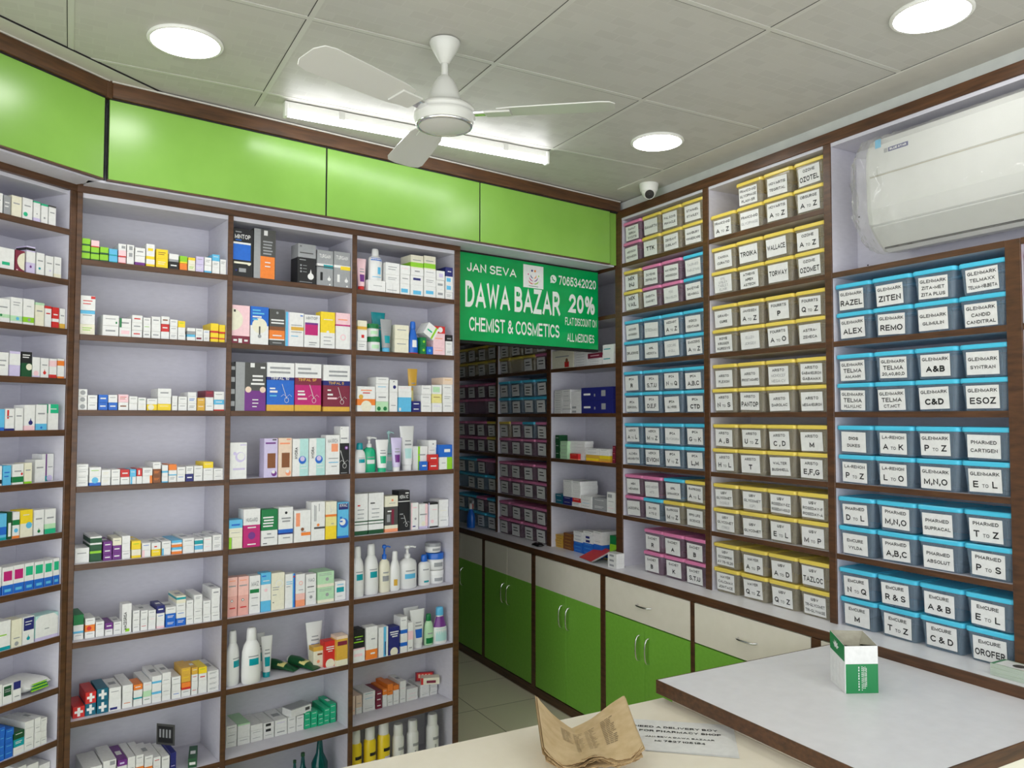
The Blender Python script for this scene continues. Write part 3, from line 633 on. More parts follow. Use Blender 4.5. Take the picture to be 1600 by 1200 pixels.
 (1243,60,4,[[144,"W|b.3-.4B;b.26-.3N;c.52 .85 .09K;r.2 .68 .85 .72A;r.25 .6 .8 .64A;r.3 .15 .8 .18A"]],55,0),
 (1313,71,4,[[127,"W|r.1 .5 .35 .92Q;r.42 .2 1 .3O;c.5 .4 .1J;r.42 .32 .7 .34A"]],55,0),
 (1380,60,4,[[157,"W|r.55 .75 .6 .95A;r.2 .5 .26 .92A;r.3 .5 .36 .9A;r.2 .3 1 .35a;c.5 .4 .1O"]],55,0),
 (1437,50,4,[[154,"Y|b.35-1C;b.35-.6c;b.6-.66O;R.5 .72 .2;r.5 .4 .75 .42A"]],45,0),
 (1491,51,5,[[147,"S|r.1 .8 .95 .97N;c.55 .42 .4B;c.45 .45 .28W;b0-.06B;T.2 .87 .1 KWAC W;r.2 .55 .4 .6B;r.2 .45 .45 .49B"]],45,0),
]),
('M',1,5,0.8561,[
 (1044,38,26,[[149,"i|b.52-1q;c.45 .4 .13a;c.45 .4 .09W;r.1 .76 .85 .79A;r.15 .9 .8 .92Q;r.2 .2 .8 .23R"]],40,0),
 (1086,42,26,[[148,"i|b.52-1q;c.45 .4 .13a;c.45 .4 .09W;r.1 .76 .85 .79A;r.15 .9 .8 .92Q;r.2 .2 .8 .23R"]],40,0),
 (1131,45,27,[[146,"W|r.05 .54 .9 .64G;T.2 .72 .13 MAIZ A;r.2 .4 .8 .42A;r.2 .2 .8 .22A"]],40,0),
 (1175,41,27,[[152,"S|b.28-.7W;r.1 .9 .5 .93B;c.5 .55 .16P;r.2 .78 .85 .8W"]],40,0),
 (1224,55,28,[[146,"C|c.6 .7 .28W;c.6 .7 .22C;r.1 .6 .6 .62A;r.1 .54 .55 .56A;r.1 .4 .4 .42A;r.1 .2 .2 .22K"]],45,0),
 (1275,43,29,[[135,"W|v.75-.85S;v.85-1B;r.1 .76 .7 .78S;r.1 .7 .7 .72S;r.1 .62 .5 .64A;r.8 .88 .95 .93R"]],40,0),
 (1318,41,29,[[129,"W|b0-.4q;b0-.2Q;c.55 .72 .22q;c.55 .72 .12W;r.3 .5 .8 .52A"]],40,0),
 (1364,45,30,[[124,"W|T.25 .74 .13 NAO A;r.15 .57 .8 .6a;r.2 .4 .85 .42A;c.5 .25 .15A"]],40,0),
 (1429,74,30,[[63,"g|r.1 .76 .85 .79A;r.1 .86 .85 .89A;c.58 .5 .1A;b.0-.2C"],[63,"g|r.1 .76 .85 .79A;r.1 .86 .85 .89A;c.58 .5 .1A;b.0-.2C"]],90,0),
 (1499,59,31,[[79,"W|r.15 .42 .85 .68T;r.2 .8 .8 .84S;r.2 .2 .7 .22A"]],60,0),
]),
('M',1,7,0.3332,[
 (1076,43,105,[[28,"W|l1A"],[28,"W|l1A"],[28,"W|l1A"]],130,0),
 (1124,50,104,[[27,"W|l1A"],[27,"W"],[27,"W|b.8-1g"]],130,0),
 (1175,50,103,[[22,"W|l1A"],[22,"W|l1A"],[22,"W"]],140,0),
 (1224,44,102,[[21,"W|l1A"],[21,"W|r.2 .3 .7 .8K"],[21,"W|r.2 .3 .7 .8K"]],140,0),
 (1274,52,100,[[28,"W|t1A"],[35,"W|l1V"]],140,0),
 (1319,34,99,[[32,"W|l1A"],[32,"W|l1A"]],130,0),
 (1354,33,99,[[31,"W|l1A"],[31,"W|l1A"]],130,0),
 (1386,27,98,[[23,"e|l1W"],[23,"e|l1W"],[23,"e|l1W"]],120,0),
 (1415,29,97,[[22,"e|l1W"],[22,"e|l1W"],[22,"e|l1W"]],120,0),
 (1444,25,96,[[17,"e|l1W"],[17,"e|l1W"],[17,"e|l1W"]],90,0),
 (1471,26,96,[[22,"e|l1W"],[22,"e|l1W"],[22,"e|l1W"]],120,0),
 (1499,27,95,[[26,"e|l1W"],[26,"e|l1W"],[26,"e|l1W"]],120,0),
]),
('M',2,0,2.1618,[
 (1643,85,12,[[50,"W|r.3 .5 .8 .55A"]],0,0),
 (1722,69,12,[[45,"W|r.1 .3 .8 .36A;v.5-.51A"],[38,"W|l2A"],[53,"W|l2A"]],90,0),
 (1784,50,12,[[50,"W|r.1 .2 .8 .55S"],[42,"W|r.2 .5 .8 .6A"],[40,"W|l1P"]],80,0),
 (1845,66,12,[[50,"W|r.2 .15 .85 .5S"],[43,"W|r.2 .5 .8 .75N"],[32,"W|r.3 .5 .7 .7A"],[60,"C|b.1-.45L;r.15 .6 .8 .66A"]],90,0),
 (1913,63,12,[[51,"W|r.15 .3 .8 .6S"],[42,"W|l2A"],[34,"W|l1A"],[63,"C|b.1-.45L;r.15 .6 .8 .66A"]],90,0),
 (1970,46,12,[[43,"W|r.2 .4 .8 .65A"],[43,"W|r.2 .4 .8 .65A"],[43,"W|r.3 .3 .8 .7V"]],80,0),
 (2023,50,12,[[34,"W|l2A"],[38,"W|r.1 .3 .7 .8S"],[36,"W|r.1 .3 .7 .8S"],[43,"N|r.3 .5 .8 .6W"]],80,0),
]),
('M',2,1,1.9021,[
 (1576,45,12,[[41,"W|l2A"],[46,"W|r.4 .3 .7 .6R"],[43,"C|b.1-.4Z"]],60,0),
 (1770,71,12,[[62,"C|l1A"],[62,"C|l1A"]],80,0),
 (1880,31,12,[[38,"G|c.6 .5 .2L"],[38,"G|c.6 .5 .2L"]],50,0),
 (1914,34,12,[[36,"B|c.5 .5 .2S"]],50,0),
 (1965,64,12,[[33,"P|l1Q"],[67,"P|l1Q"],[33,"R|c.6 .5 .2W"]],60,0),
 (2025,50,12,[[31,"W|l2A"],[36,"W|l1A"],[29,"K|r.2 .3 .8 .5A"]],60,0),
]),
('M',2,2,1.6421,[
 (1596,87,10,[[108,"W|b.25-.5O;c.5 .2 .3C;r.2 .82 .8 .87Q;r.3 .72 .7 .76R;c.2 .58 .12Z"]],60,0),
 (1673,62,10,[[44,"g|c.25 .3 .15G;c.75 .3 .15G"],[40,"W|r.2 .4 .8 .55A"],[37,"W|l1S"],[29,"W|l1A"]],80,0),
 (1729,40,10,[[87,"W|r.2 .3 .8 .34A"],[53,"W|c.6 .4 .2N;r.4 .8 .6 .9A"]],60,0),
 (1786,67,10,[[89,"S|b.72-1W;r.05 .05 .2 .2W"],[26,"W|l1P"]],60,0),
 (1845,45,10,[[24,"N|t1W"],[24,"N|t1W"]],60,0),
 (1896,53,10,[[40,"W|l1A"],[40,"W|l1A"],[40,"W|l1A"]],90,0),
 (1953,54,10,[[41,"W|l1V"],[41,"c|l1J"],[41,"W|r.1 .2 .8 .8g"]],80,0),
 (2013,56,10,[[43,"W|l1A"],[43,"W|l2A"],[41,"W|l1A"],[32,"E|l1Z"]],100,0),
]),
('M',2,3,1.3805,[
 (1888,58,30,[[107,"W|v.1-.3L;l1A"]],0,0),
 (1942,43,30,[[69,"W|l1A"],[30,"W|l1A"],[35,"W|r.5 .4 .7 .6A"]],0,0),
 (1934,50,6,[[35,"R|t1W"],[35,"R|t1W"]],20,0),
 (1885,35,6,[[40,"B|t1W"]],18,0),
 (2005,78,10,[[56,"W|v.6-1L;r.2 .5 .5 .55A"],[56,"B|r.4 .4 .85 .65W"]],70,0),
]),
('M',2,4,1.1169,[
 (1587,63,29,[[175,"W|b0-.1D;b.24-.26D;b.31-.34D;r.2 .4 .7 .42A;r.2 .5 .7 .52A;r.2 .6 .7 .62A;r.2 .7 .4 .73R"]],60,0),
 (1659,73,31,[[175,"W|b0-.1D;b.24-.26D;b.31-.34D;r.2 .4 .7 .42A;r.2 .5 .7 .52A;r.2 .6 .7 .62A;r.1 .74 .4 .77a"]],60,0),
 (1735,66,33,[[110,"a|b0-.13Q;b.13-.27C;r.2 .8 .5 .85W;r.5 .3 .7 .9M;r.15 .4 .4 .7A"],[47,"C|r.5 .5 .65 .7Q;r.3 .3 .8 .35A"]],60,0),
 (1800,58,35,[[177,"K|b.72-.74W;r.6 .92 .9 .95W;T.1 .8 .09 KERA XC W;r.1 .4 .4 .43A;r.2 .3 .5 .32A;R.7 .1 .3"]],60,0),
 (1855,39,36,[[119,"W|v0-.15P;r.2 .8 .8 .84P;c.6 .4 .15A;r.2 .1 .6 .14N"]],45,0),
 (1901,46,37,[[111,"W|v.7-1P;r.1 .55 .9 .6A;c.5 .2 .25C;b0-.1V"]],45,0),
 (1954,53,39,[[114,"W|b.92-1K;b0-.06K;v0-.1V;c.4 .25 .16P;r.4 .7 .9 .73P"]],45,0),
 (2015,58,41,[[45,"W|l1A"],[43,"W|l1C"],[35,"W"]],80,0),
]),
('M',2,6,0.5934,[
 (1571,57,9,[[56,"W|r.1 .4 .8 .6P;b.9-1P"],[76,"K|r.1 .3 .9 .36L;r.15 .6 .85 .64L;r.3 .45 .7 .5A"]],60,0),
 (1631,55,9,[[136,"W|b0-.3O;r.4 .15 .8 .2W;r.45 .6 .8 .64A"]],45,0),
 (1687,45,8,[[126,"W|v.5-.8S;r.65 .05 .75 .5N"]],45,0),
 (1739,54,8,[[118,"N|C.5 .1 .36;r.1 .8 .9 .84W;r.15 .72 .85 .76W;r.3 .64 .8 .68W"]],50,0),
 (1787,35,7,[[55,"W|b.5-.8B"],[55,"W|b.5-.8B"],[44,"W|l1A"]],60,0),
 (1820,27,7,[[125,"W|b.4-.7P;r.2 .1 .8 .14A"]],50,0),
]),
('M',2,7,0.3332,[
 (1607,15,120,[[27,"E|l1O"],[27,"E"],[27,"E"]],90,0),
 (1632,30,120,[[26,"W|l1P"],[26,"E|l1A"],[26,"E"]],90,0),
 (1680,60,120,[[21,"W|l1A"],[21,"W"],[21,"W|l1S"],[21,"W|l1T"]],130,0),
 (1729,30,120,[[26,"M|t1W"],[26,"M|t1W"],[26,"M|t1W"]],130,0),
 (1758,23,120,[[27,"W"],[27,"W"],[27,"O|l1W"]],120,0),
 (1785,28,120,[[24,"W|l1A"],[24,"W"],[24,"O|l1J"],[24,"O"]],110,0),
 (1816,30,120,[[21,"W|l1A"],[21,"W"],[21,"W"],[21,"O"]],110,0),
 (1851,32,120,[[24,"W|l1A"],[24,"W"],[24,"W|l1P"],[24,"W"]],110,0),
 (1899,59,120,[[18,"W|l1P"],[18,"W|l1P"],[18,"W"]],120,0),
 (1967,48,120,[[19,"W|l1A"],[19,"W"],[19,"W"]],120,0),
 (2014,40,120,[[18,"W|l1A"],[18,"W"],[18,"W"]],120,0),
]),
('S',0,0,2.2558,[
 (1637,36,12,[[65,"W|l1A"]],0,0),
 (1669,24,12,[[62,"A|l2W"]],0,0),
 (1700,34,12,[[69,"C|l1A"]],0,0),
 (1737,35,12,[[71,"W|c.3 .25 .22e;l1A"]],0,0),
 (1769,25,12,[[69,"W|b.93-1e;b0-.2V;c.5 .4 .1A"]],0,0),
 (1796,25,12,[[67,"W|b.9-1e;c.5 .3 .15A"]],0,0),
 (1824,27,12,[[68,"W|b.92-1a;l1A"]],0,0),
]),
('S',0,1,2.0835,[
 (1661,74,12,[[68,"W|r.45 .2 .8 .35e"]],0,0),
 (1716,32,12,[[69,"M|C1.15 .5 .95;r.1 .05 .3 .1P"]],0,0),
 (1752,32,12,[[89,"V|b.85-.95K;b.4-.8W;d.5 .25 .12U"]],0,0),
 (1786,29,12,[[74,"W|c.4 .3 .15T;l1A"]],0,0),
 (1818,29,12,[[70,"W|c.6 .3 .12V;l1A"]],0,0),
 (1848,27,12,[[72,"W|b0-.2C;l1A"]],0,0),
]),
('S',0,2,1.9152,[
 (1667,42,12,[[75,"W|b.2-.35g;c.3 .3 .1G;l1A"]],0,0),
 (1709,40,12,[[84,"W|b.1-.3g;c.6 .2 .14S;r.2 .8 .8 .83A;r.2 .7 .7 .73A"]],0,0),
 (1750,38,12,[[85,"W|b.1-.3L;c.55 .2 .14A;r.3 .7 .7 .73A"]],0,0),
 (1788,32,12,[[78,"C|b.9-1g;l1A"]],0,0),
 (1818,24,12,[[71,"W|b.88-1R;l1R"]],0,0),
 (1845,25,12,[[70,"R|b.3-.45W;l1W"]],0,0),
 (1874,29,12,[[69,"W|b0-.25Z;l1A"]],0,0),
]),
('S',0,3,1.7472,[
 (1668,37,10,[[74,"W|l2A"]],0,0),
 (1707,37,10,[[80,"V|b.45-1W;b.9-1V"]],0,0),
 (1746,37,10,[[81,"K|b0-.55D;C.75 .4 .3;r.1 .85 .8 .89W;r.1 .76 .7 .8W"]],0,0),
 (1779,27,10,[[66,"W|c.5 .2 .35P;b0-.08V"]],0,0),
 (1809,29,10,[[65,"W|d.5 .25 .2R;l1A"]],0,0),
 (1839,27,10,[[65,"W|b0-.18R;b.6-.9P"]],0,0),
 (1871,33,10,[[67,"W|b.65-.9O;b0-.1O"]],0,0),
]),
('S',0,4,1.5748,[
 (1662,33,10,[[68,"S|b0-.15B"]],0,0),
 (1695,31,10,[[69,"W|r.2 .55 .4 .95R;b0-.1N;l1A"]],0,0),
 (1726,28,10,[[72,"W|l1A"]],0,0),
 (1761,38,10,[[82,"W|b0-.18P;d.6 .3 .2N"]],0,0),
 (1802,39,10,[[84,"W|b0-.25S;c.5 .1 .1B;l1A"]],0,0),
 (1844,38,10,[[86,"W|b.65-1e;v0-.2W;r.2 .8 .8 .83W"]],0,0),
]),
('S',0,5,1.4035,[
 (1663,25,10,[[62,"W|b.1-.3K"]],0,0),
 (1691,28,10,[[62,"S|l2B"]],0,0),
 (1727,38,10,[[65,"W|b.1-.38G;d.85 .5 .1R;l1A"]],0,0),
 (1761,27,10,[[67,"C|b0-.1L;l1A"]],0,0),
 (1817,38,30,[[74,"W|l1A"]],0,0),
 (1874,73,50,[[91,"W|v.3-.42U;c.3 .08 .25T;c.65 .1 .25V;r.5 .5 .9 .53A"]],0,0),
]),
('S',0,6,1.233,[
 (1677,36,10,[[83,"S|b.2-.5B;b0-.1T"]],0,0),
 (1704,16,10,[[86,"D|r.2 .1 .8 .6W"]],0,0),
 (1725,24,10,[[84,"W|b.5-.7G;b0-.1O;c.5 .3 .3S"]],0,0),
 (1760,43,10,[[87,"Y|b0-.5C;c.7 .42 .25S;r.2 .8 .7 .83C"]],0,0),
 (1803,36,10,[[82,"W|d.5 .15 .15G;l1A"]],0,0),
 (1843,40,10,[[81,"W|b0-.4g;b0-.2e;l1A"]],0,0),
]),
('S',0,7,1.0608,[
 (1666,32,10,[[90,"W|b0-.3B"]],0,0),
 (1703,36,10,[[86,"W|r.1 .5 .9 .85m;b0-.35B;r.2 .1 .8 .2S"]],0,0),
 (1739,36,10,[[87,"W|r.1 .5 .9 .85m;b0-.35B;r.2 .1 .8 .2S"]],0,0),
 (1774,32,10,[[87,"W|r.1 .55 .9 .88e;b0-.35B;r.2 .1 .8 .2S"]],0,0),
 (1808,33,10,[[86,"W|r.1 .55 .9 .88e;b0-.35B;r.2 .1 .8 .2S"]],0,0),
 (1841,30,10,[[85,"W|r.1 .55 .9 .88e;b0-.35B;r.2 .1 .8 .2S"]],0,0),
 (1873,30,10,[[87,"W|r.1 .55 .9 .88e;b0-.35B;r.2 .1 .8 .2S"]],0,0),
]),
('S',0,8,0.89,[
 (1686,62,10,[[91,"W|b0-.12T;r.2 .5 .8 .54L"]],0,0),
 (1737,35,10,[[87,"C|r.2 .3 .8 .34A;c.5 .12 .2A"]],0,0),
 (1776,40,10,[[87,"W|r.08 .5 .98 .96N;d.5 .2 .15T;r.2 .8 .8 .83W;r.2 .7 .7 .73W"]],0,0),
 (1845,91,10,[[80,"t|c.5 .45 .62W;r.4 .4 .6 .44A;b0-.12V"]],0,0),
]),
('S',0,9,0.721,[
 (1680,30,10,[[65,"W|l1A"]],0,0),
 (1712,32,10,[[61,"W|r.1 .4 .9 .9D;r.2 .7 .8 .75A;r.2 .6 .8 .65A"]],0,0),
 (1743,28,10,[[60,"W|r.05 .6 .95 1N;r.2 .2 .8 .25A"]],0,0),
]),
('S',0,10,0.5497,[
 (1699,17,10,[[26,"B|l1S"],[26,"B|l1S"],[26,"B|l1S"],[26,"B|l1S"]],0,0),
 (1723,26,10,[[23,"B|l1S"],[23,"B|l1S"],[23,"B|l1S"],[23,"B|l1S"]],0,0),
 (1756,36,10,[[24,"W|l1P"],[24,"T|l2W"],[24,"D|l1W"]],120,0),
 (1790,31,10,[[23,"W|l1A"],[23,"W|l1A"],[23,"W"],[23,"W"]],120,0),
 (1818,21,10,[[23,"W|l1A"],[23,"W"],[23,"W|l1A"],[23,"W"]],110,0),
 (1840,22,10,[[21,"W|l1A"],[21,"W"],[21,"W"],[21,"W|l1A"]],110,0),
]),
('S',0,11,0.378,[
 (1781,34,30,[[60,"W|l1A"],[60,"W"]],0,0),
 (1819,39,30,[[38,"W|l1R"],[38,"W|l1A"],[38,"W"]],0,0),
 (1861,40,30,[[49,"W|l1R"],[49,"W"]],0,0),
]),
('M',1,6,0.5934,[
 (1403,44,38,[[85,"C|b.8-1Z;b0-.1E;r.4 .6 .9 .68J;c.5 .3 .15Q"]],45,0),
 (1447,51,21,[[105,"R|C.5 .12 .4;r.15 .75 .85 .79W;r.15 .67 .85 .71W;r.3 .59 .7 .62W"]],45,0),
 (1492,52,4,[[122,"Z|r.1 .68 .95 .82M;b.0-.2C;b.9-1E"]],55,0),
]),
('R',2,0,1.906,[
 (-3948,254,10,[[109,"C|r.6 .05 .8 .35R;c.7 .4 .06J;l1A"]],110,0),
 (-3749,132,10,[[15,"W|l1A"],[15,"W|l1A"],[15,"W|l1A"],[15,"W|l1A"],[15,"W|l1A"],[15,"W|l1A"]],100,0),
 (-3610,136,10,[[13,"W|l1A"],[13,"W|l1A"],[14,"W|l1A"],[28,"M|t1P"]],100,0),
 (-3484,103,10,[[53,"W|r.1 .5 .7 .6T"],[53,"W|r.1 .5 .7 .6T"]],100,0),
]),
('R',2,1,1.6405,[
 (-3987,86,10,[[14,"W|l1A"],[14,"W|l1A"],[14,"W|l1A"],[14,"W|l1A"],[14,"W|l1A"],[14,"W|l1A"],[14,"W|l1A"],[14,"W|l1A"],[14,"W|l1A"],[14,"W|l1A"]],100,0),
 (-3895,85,10,[[28,"W|b.9-1A"],[28,"W|l1A"],[28,"W|l1A"],[28,"W|l1A"],[28,"W|l1A"]],90,0),
 (-3796,105,10,[[24,"W|r.1 .2 .5 .7A"],[24,"W|r.1 .2 .5 .7A"],[42,"W"],[36,"W"]],90,0),
 (-3590,301,10,[[72,"N|r.08 .4 .3 .55W;r.65 .3 .78 .75A;r.42 .3 .46 .5A"],[72,"N|r.08 .4 .3 .55W;r.65 .3 .78 .75A;r.42 .3 .46 .5A"]],80,0),
]),
('R',2,2,1.375,[
 (-3997,42,10,[[46,"D|l1W"],[46,"D|l1W"],[46,"D|l1W"]],60,0),
 (-3927,78,10,[[21,"g|l1A"],[21,"g|l1A"],[21,"g|l1A"],[21,"g|l1A"],[21,"g|l1A"]],60,0),
 (-3826,175,30,[[18,"W"],[18,"W"],[18,"W"],[18,"W"],[18,"W"],[18,"W"]],60,0),
 (-3811,84,6,[[18,"R|b0-.3Q"],[18,"R|l1Q"]],18,0),
 (-3637,127,10,[[18,"Y|b0-.2O"],[18,"Z"],[18,"W|l1A"],[18,"W|l1A"]],70,0),
 (-3526,87,10,[[18,"Z|b0-.2O"],[18,"Y"],[18,"W"],[18,"W|l1A"]],70,0),
 (-3435,27,10,[[31,"M|l1Q"],[31,"M|l1Q"],[31,"M|l1Q"]],80,0),
]),
('R',2,3,1.111,[
 (-3979,80,10,[[28,"H|l1W"],[28,"H|l1W"]],120,0),
 (-3888,92,10,[[24,"N|l1W"],[24,"N|l1W"],[24,"W"],[24,"W"],[24,"W"],[24,"W|l1A"]],120,0),
 (-3796,82,10,[[24,"W|l1A"],[24,"R|l1W"],[24,"W"],[24,"W"],[24,"W"],[24,"W|l1A"]],120,0),
 (-3695,106,10,[[17,"W|l1A"],[17,"W|l1S"],[17,"W|l1A"],[17,"W"]],110,0),
 (-3570,131,10,[[34,"A|l2W"],[34,"A|l1W"]],110,0),
 (-3461,76,10,[[36,"W|l1P"],[36,"W|l1A"],[36,"W|r.1 .2 .6 .7A"]],110,0),
]),
('R',2,4,0.848,[
 (-4008,81,30,[[15,"Z|l1J"],[15,"Z|l1J"],[15,"Z|l1J"],[15,"Z|l1J"],[15,"Z|l1J"]],120,0),
 (-3912,102,30,[[19,"J|l1Z"],[19,"J|l1Z"],[19,"J|l1Z"],[19,"J|l1Z"],[19,"J|l1Z"]],120,0),
 (-3810,90,30,[[20,"B|l1S"],[20,"B|l1S"],[20,"B|l1S"],[20,"W|l1N"],[20,"W|l1N"],[20,"W|l1A"]],110,0),
 (-3710,99,30,[[22,"B|l1S"],[22,"B|l1S"],[22,"B|l1S"],[22,"W|r.3 .2 .7 .8N"],[22,"W|r.3 .2 .7 .8N"],[22,"W|l1A"]],110,0),
 (-3615,82,30,[[24,"B|l1S"],[24,"B|l1S"],[24,"B"],[24,"W|l1A"],[24,"W"],[24,"W|l1A"]],110,0),
 (-3473,63,30,[[46,"L|l1Y"],[46,"L"],[46,"G"]],80,0),
 (-3338,75,-75,[[25,"W|r.2 .3 .7 .7A"],[25,"W|r.2 .3 .7 .7A"],[25,"W|r.2 .3 .7 .7A"]],50,0),
]),
]
BOTTLES=[
 ('M', 1, 6, 'lotion', 1055, 58, 25, 593, 205, 'WT', 'white lotion bottle with teal label', 25),
 ('M', 1, 6, 'lotion', 1121, 74, 2, 593, 211, 'WT', 'larger white lotion bottle with wide teal label', 0),
 ('M', 1, 6, 'tube', 1194, 49, 47, 593, 159, 'WTT', 'white tube with teal label and teal cap', 0),
 ('M', 1, 6, 'tube', 1201, 32, 135, 593, 152, 'WTW', 'white tube half hidden behind the teal-capped tube', 0),
 ('M', 1, 6, 'tube', 1412, 75, 83, 593, 172, 'WBW', 'tall white tube with dark blue label', 0),
 ('M', 1, 6, 'lying', 1270, 80, 72, 593, 73, 'DCc', 'dark green tube lying on its side with pale yellow end', 0),
 ('M', 1, 6, 'lying', 1354, 61, 53, 593, 65, 'DCc', 'shorter dark green tube lying on its side', 0),
 ('M', 1, 8, 'glass', 1439, 67, 60, 72, 227, 'TW', 'teal glass bottle with pale cap', 0),
 ('M', 1, 8, 'glass', 1373, 42, 90, 72, 163, 'TD', 'small dark teal bottle', 0),
 ('M', 1, 8, 'glass', 1336, 33, 90, 72, 144, 'TD', 'smallest dark teal bottle', 0),
 ('M', 2, 0, 'tube', 1578, 48, 20, 2162, 139, 'PUR', 'pale pink tube with purple end and red cap', 0),
 ('M', 2, 0, 'flat', 1648, 64, 20, 2212, 141, 'WS', 'tall white bottle with blue print standing on a carton', 0),
 ('M', 2, 1, 'jar', 1647, 65, 20, 1902, 66, 'CG', 'white jar with green lid', 0),
 ('M', 2, 1, 'jar', 1640, 64, 20, 1966, 57, 'CG', 'white jar with green lid stacked on another jar', 0),
 ('M', 2, 1, 'tube', 1696, 58, 8, 1902, 144, 'ATS', 'teal and white face wash tube in front', 0),
 ('M', 2, 1, 'tube', 1700, 71, 85, 1902, 183, 'TTT', 'teal tube behind the green-lidded jars', 0),
 ('M', 2, 1, 'lotion', 1837, 52, 15, 1902, 146, 'BS', 'royal blue bottle with pale emblem', 0),
 ('M', 2, 2, 'tube', 1873, 52, 80, 1642, 197, 'ZcZ', 'gold tube standing behind a navy carton', 0),
 ('M', 2, 3, 'lotion', 1582, 56, 20, 1380, 128, 'WT', 'white bottle with teal cap', 0),
 ('M', 2, 3, 'pump', 1638, 62, 40, 1380, 154, 'eWW', 'green and white pump bottle', 0),
 ('M', 2, 3, 'tube', 1688, 64, 20, 1380, 140, 'Wee', 'white tube with green leaves and green cap', 0),
 ('M', 2, 3, 'pump', 1764, 46, 100, 1380, 176, 'tWt', 'pale teal pump bottle at the back', 0),
 ('M', 2, 3, 'tube', 1758, 56, 20, 1380, 148, 'VUW', 'lilac and white tube', 0),
 ('M', 2, 3, 'tube', 1832, 77, 50, 1380, 198, 'WtW', 'tall white tube', 0),
 ('M', 2, 5, 'lotion', 1576, 59, 18, 856, 213, 'WT', 'white lotion bottle with round teal label, left end', 0),
 ('M', 2, 5, 'lotion', 1649, 68, 31, 856, 215, 'WT', 'white lotion bottle with teal label beside the blue pump', 0),
 ('M', 2, 5, 'pump', 1715, 52, 40, 856, 204, 'CAB', 'clear bottle with blue pump', 0),
 ('M', 2, 5, 'lotion', 1765, 49, 36, 856, 172, 'WZ', 'slim small white bottle', 0),
 ('M', 2, 5, 'pump', 1839, 91, 40, 856, 188, 'WSW', 'wide white pump bottle with blue print', 0),
 ('M', 2, 5, 'flat', 1929, 60, 56, 856, 137, 'WB', 'white bottle with blue cap', 0),
 ('M', 2, 5, 'jar', 1999, 80, 52, 856, 60, 'WW', 'white jar under two other jars', 0),
 ('M', 2, 5, 'jar', 1998, 84, 52, 918, 76, 'WB', 'white jar with blue lid', 0),
 ('M', 2, 5, 'jar', 1989, 74, 58, 997, 43, 'WA', 'white jar on top of the blue-lidded jar', 0),
 ('M', 2, 6, 'tube', 1881, 80, 85, 593, 164, 'WVW', 'white tube at the back', 0),
 ('M', 2, 6, 'tube', 1876, 78, 23, 593, 166, 'WBW', 'white tube with round blue label', 0),
 ('M', 2, 6, 'lotion', 1937, 48, 30, 593, 138, 'gG', 'white and green bottle with dark green cap', 0),
 ('M', 2, 6, 'lotion', 1995, 73, 19, 593, 161, 'WU', 'white and purple bottle with sky blue cap', 0),
 ('M', 2, 8, 'can', 1583, 54, 30, 72, 224, 'YWU', 'yellow spray can with white cap, leftmost of three', 0),
 ('M', 2, 8, 'can', 1651, 53, 30, 72, 225, 'YWU', 'yellow spray can with white cap, middle of three', 0),
 ('M', 2, 8, 'can', 1718, 57, 30, 72, 230, 'YWU', 'yellow spray can with white cap, rightmost of three', 0),
 ('M', 2, 8, 'can', 1789, 53, 30, 72, 201, 'WWA', 'white spray can with white cap, leftmost of three', 0),
 ('M', 2, 8, 'can', 1863, 54, 30, 72, 201, 'WWA', 'white spray can with white cap, middle of three', 0),
 ('M', 2, 8, 'can', 1968, 58, 30, 72, 204, 'WWA', 'white spray can with white cap, rightmost of three', 0),
]

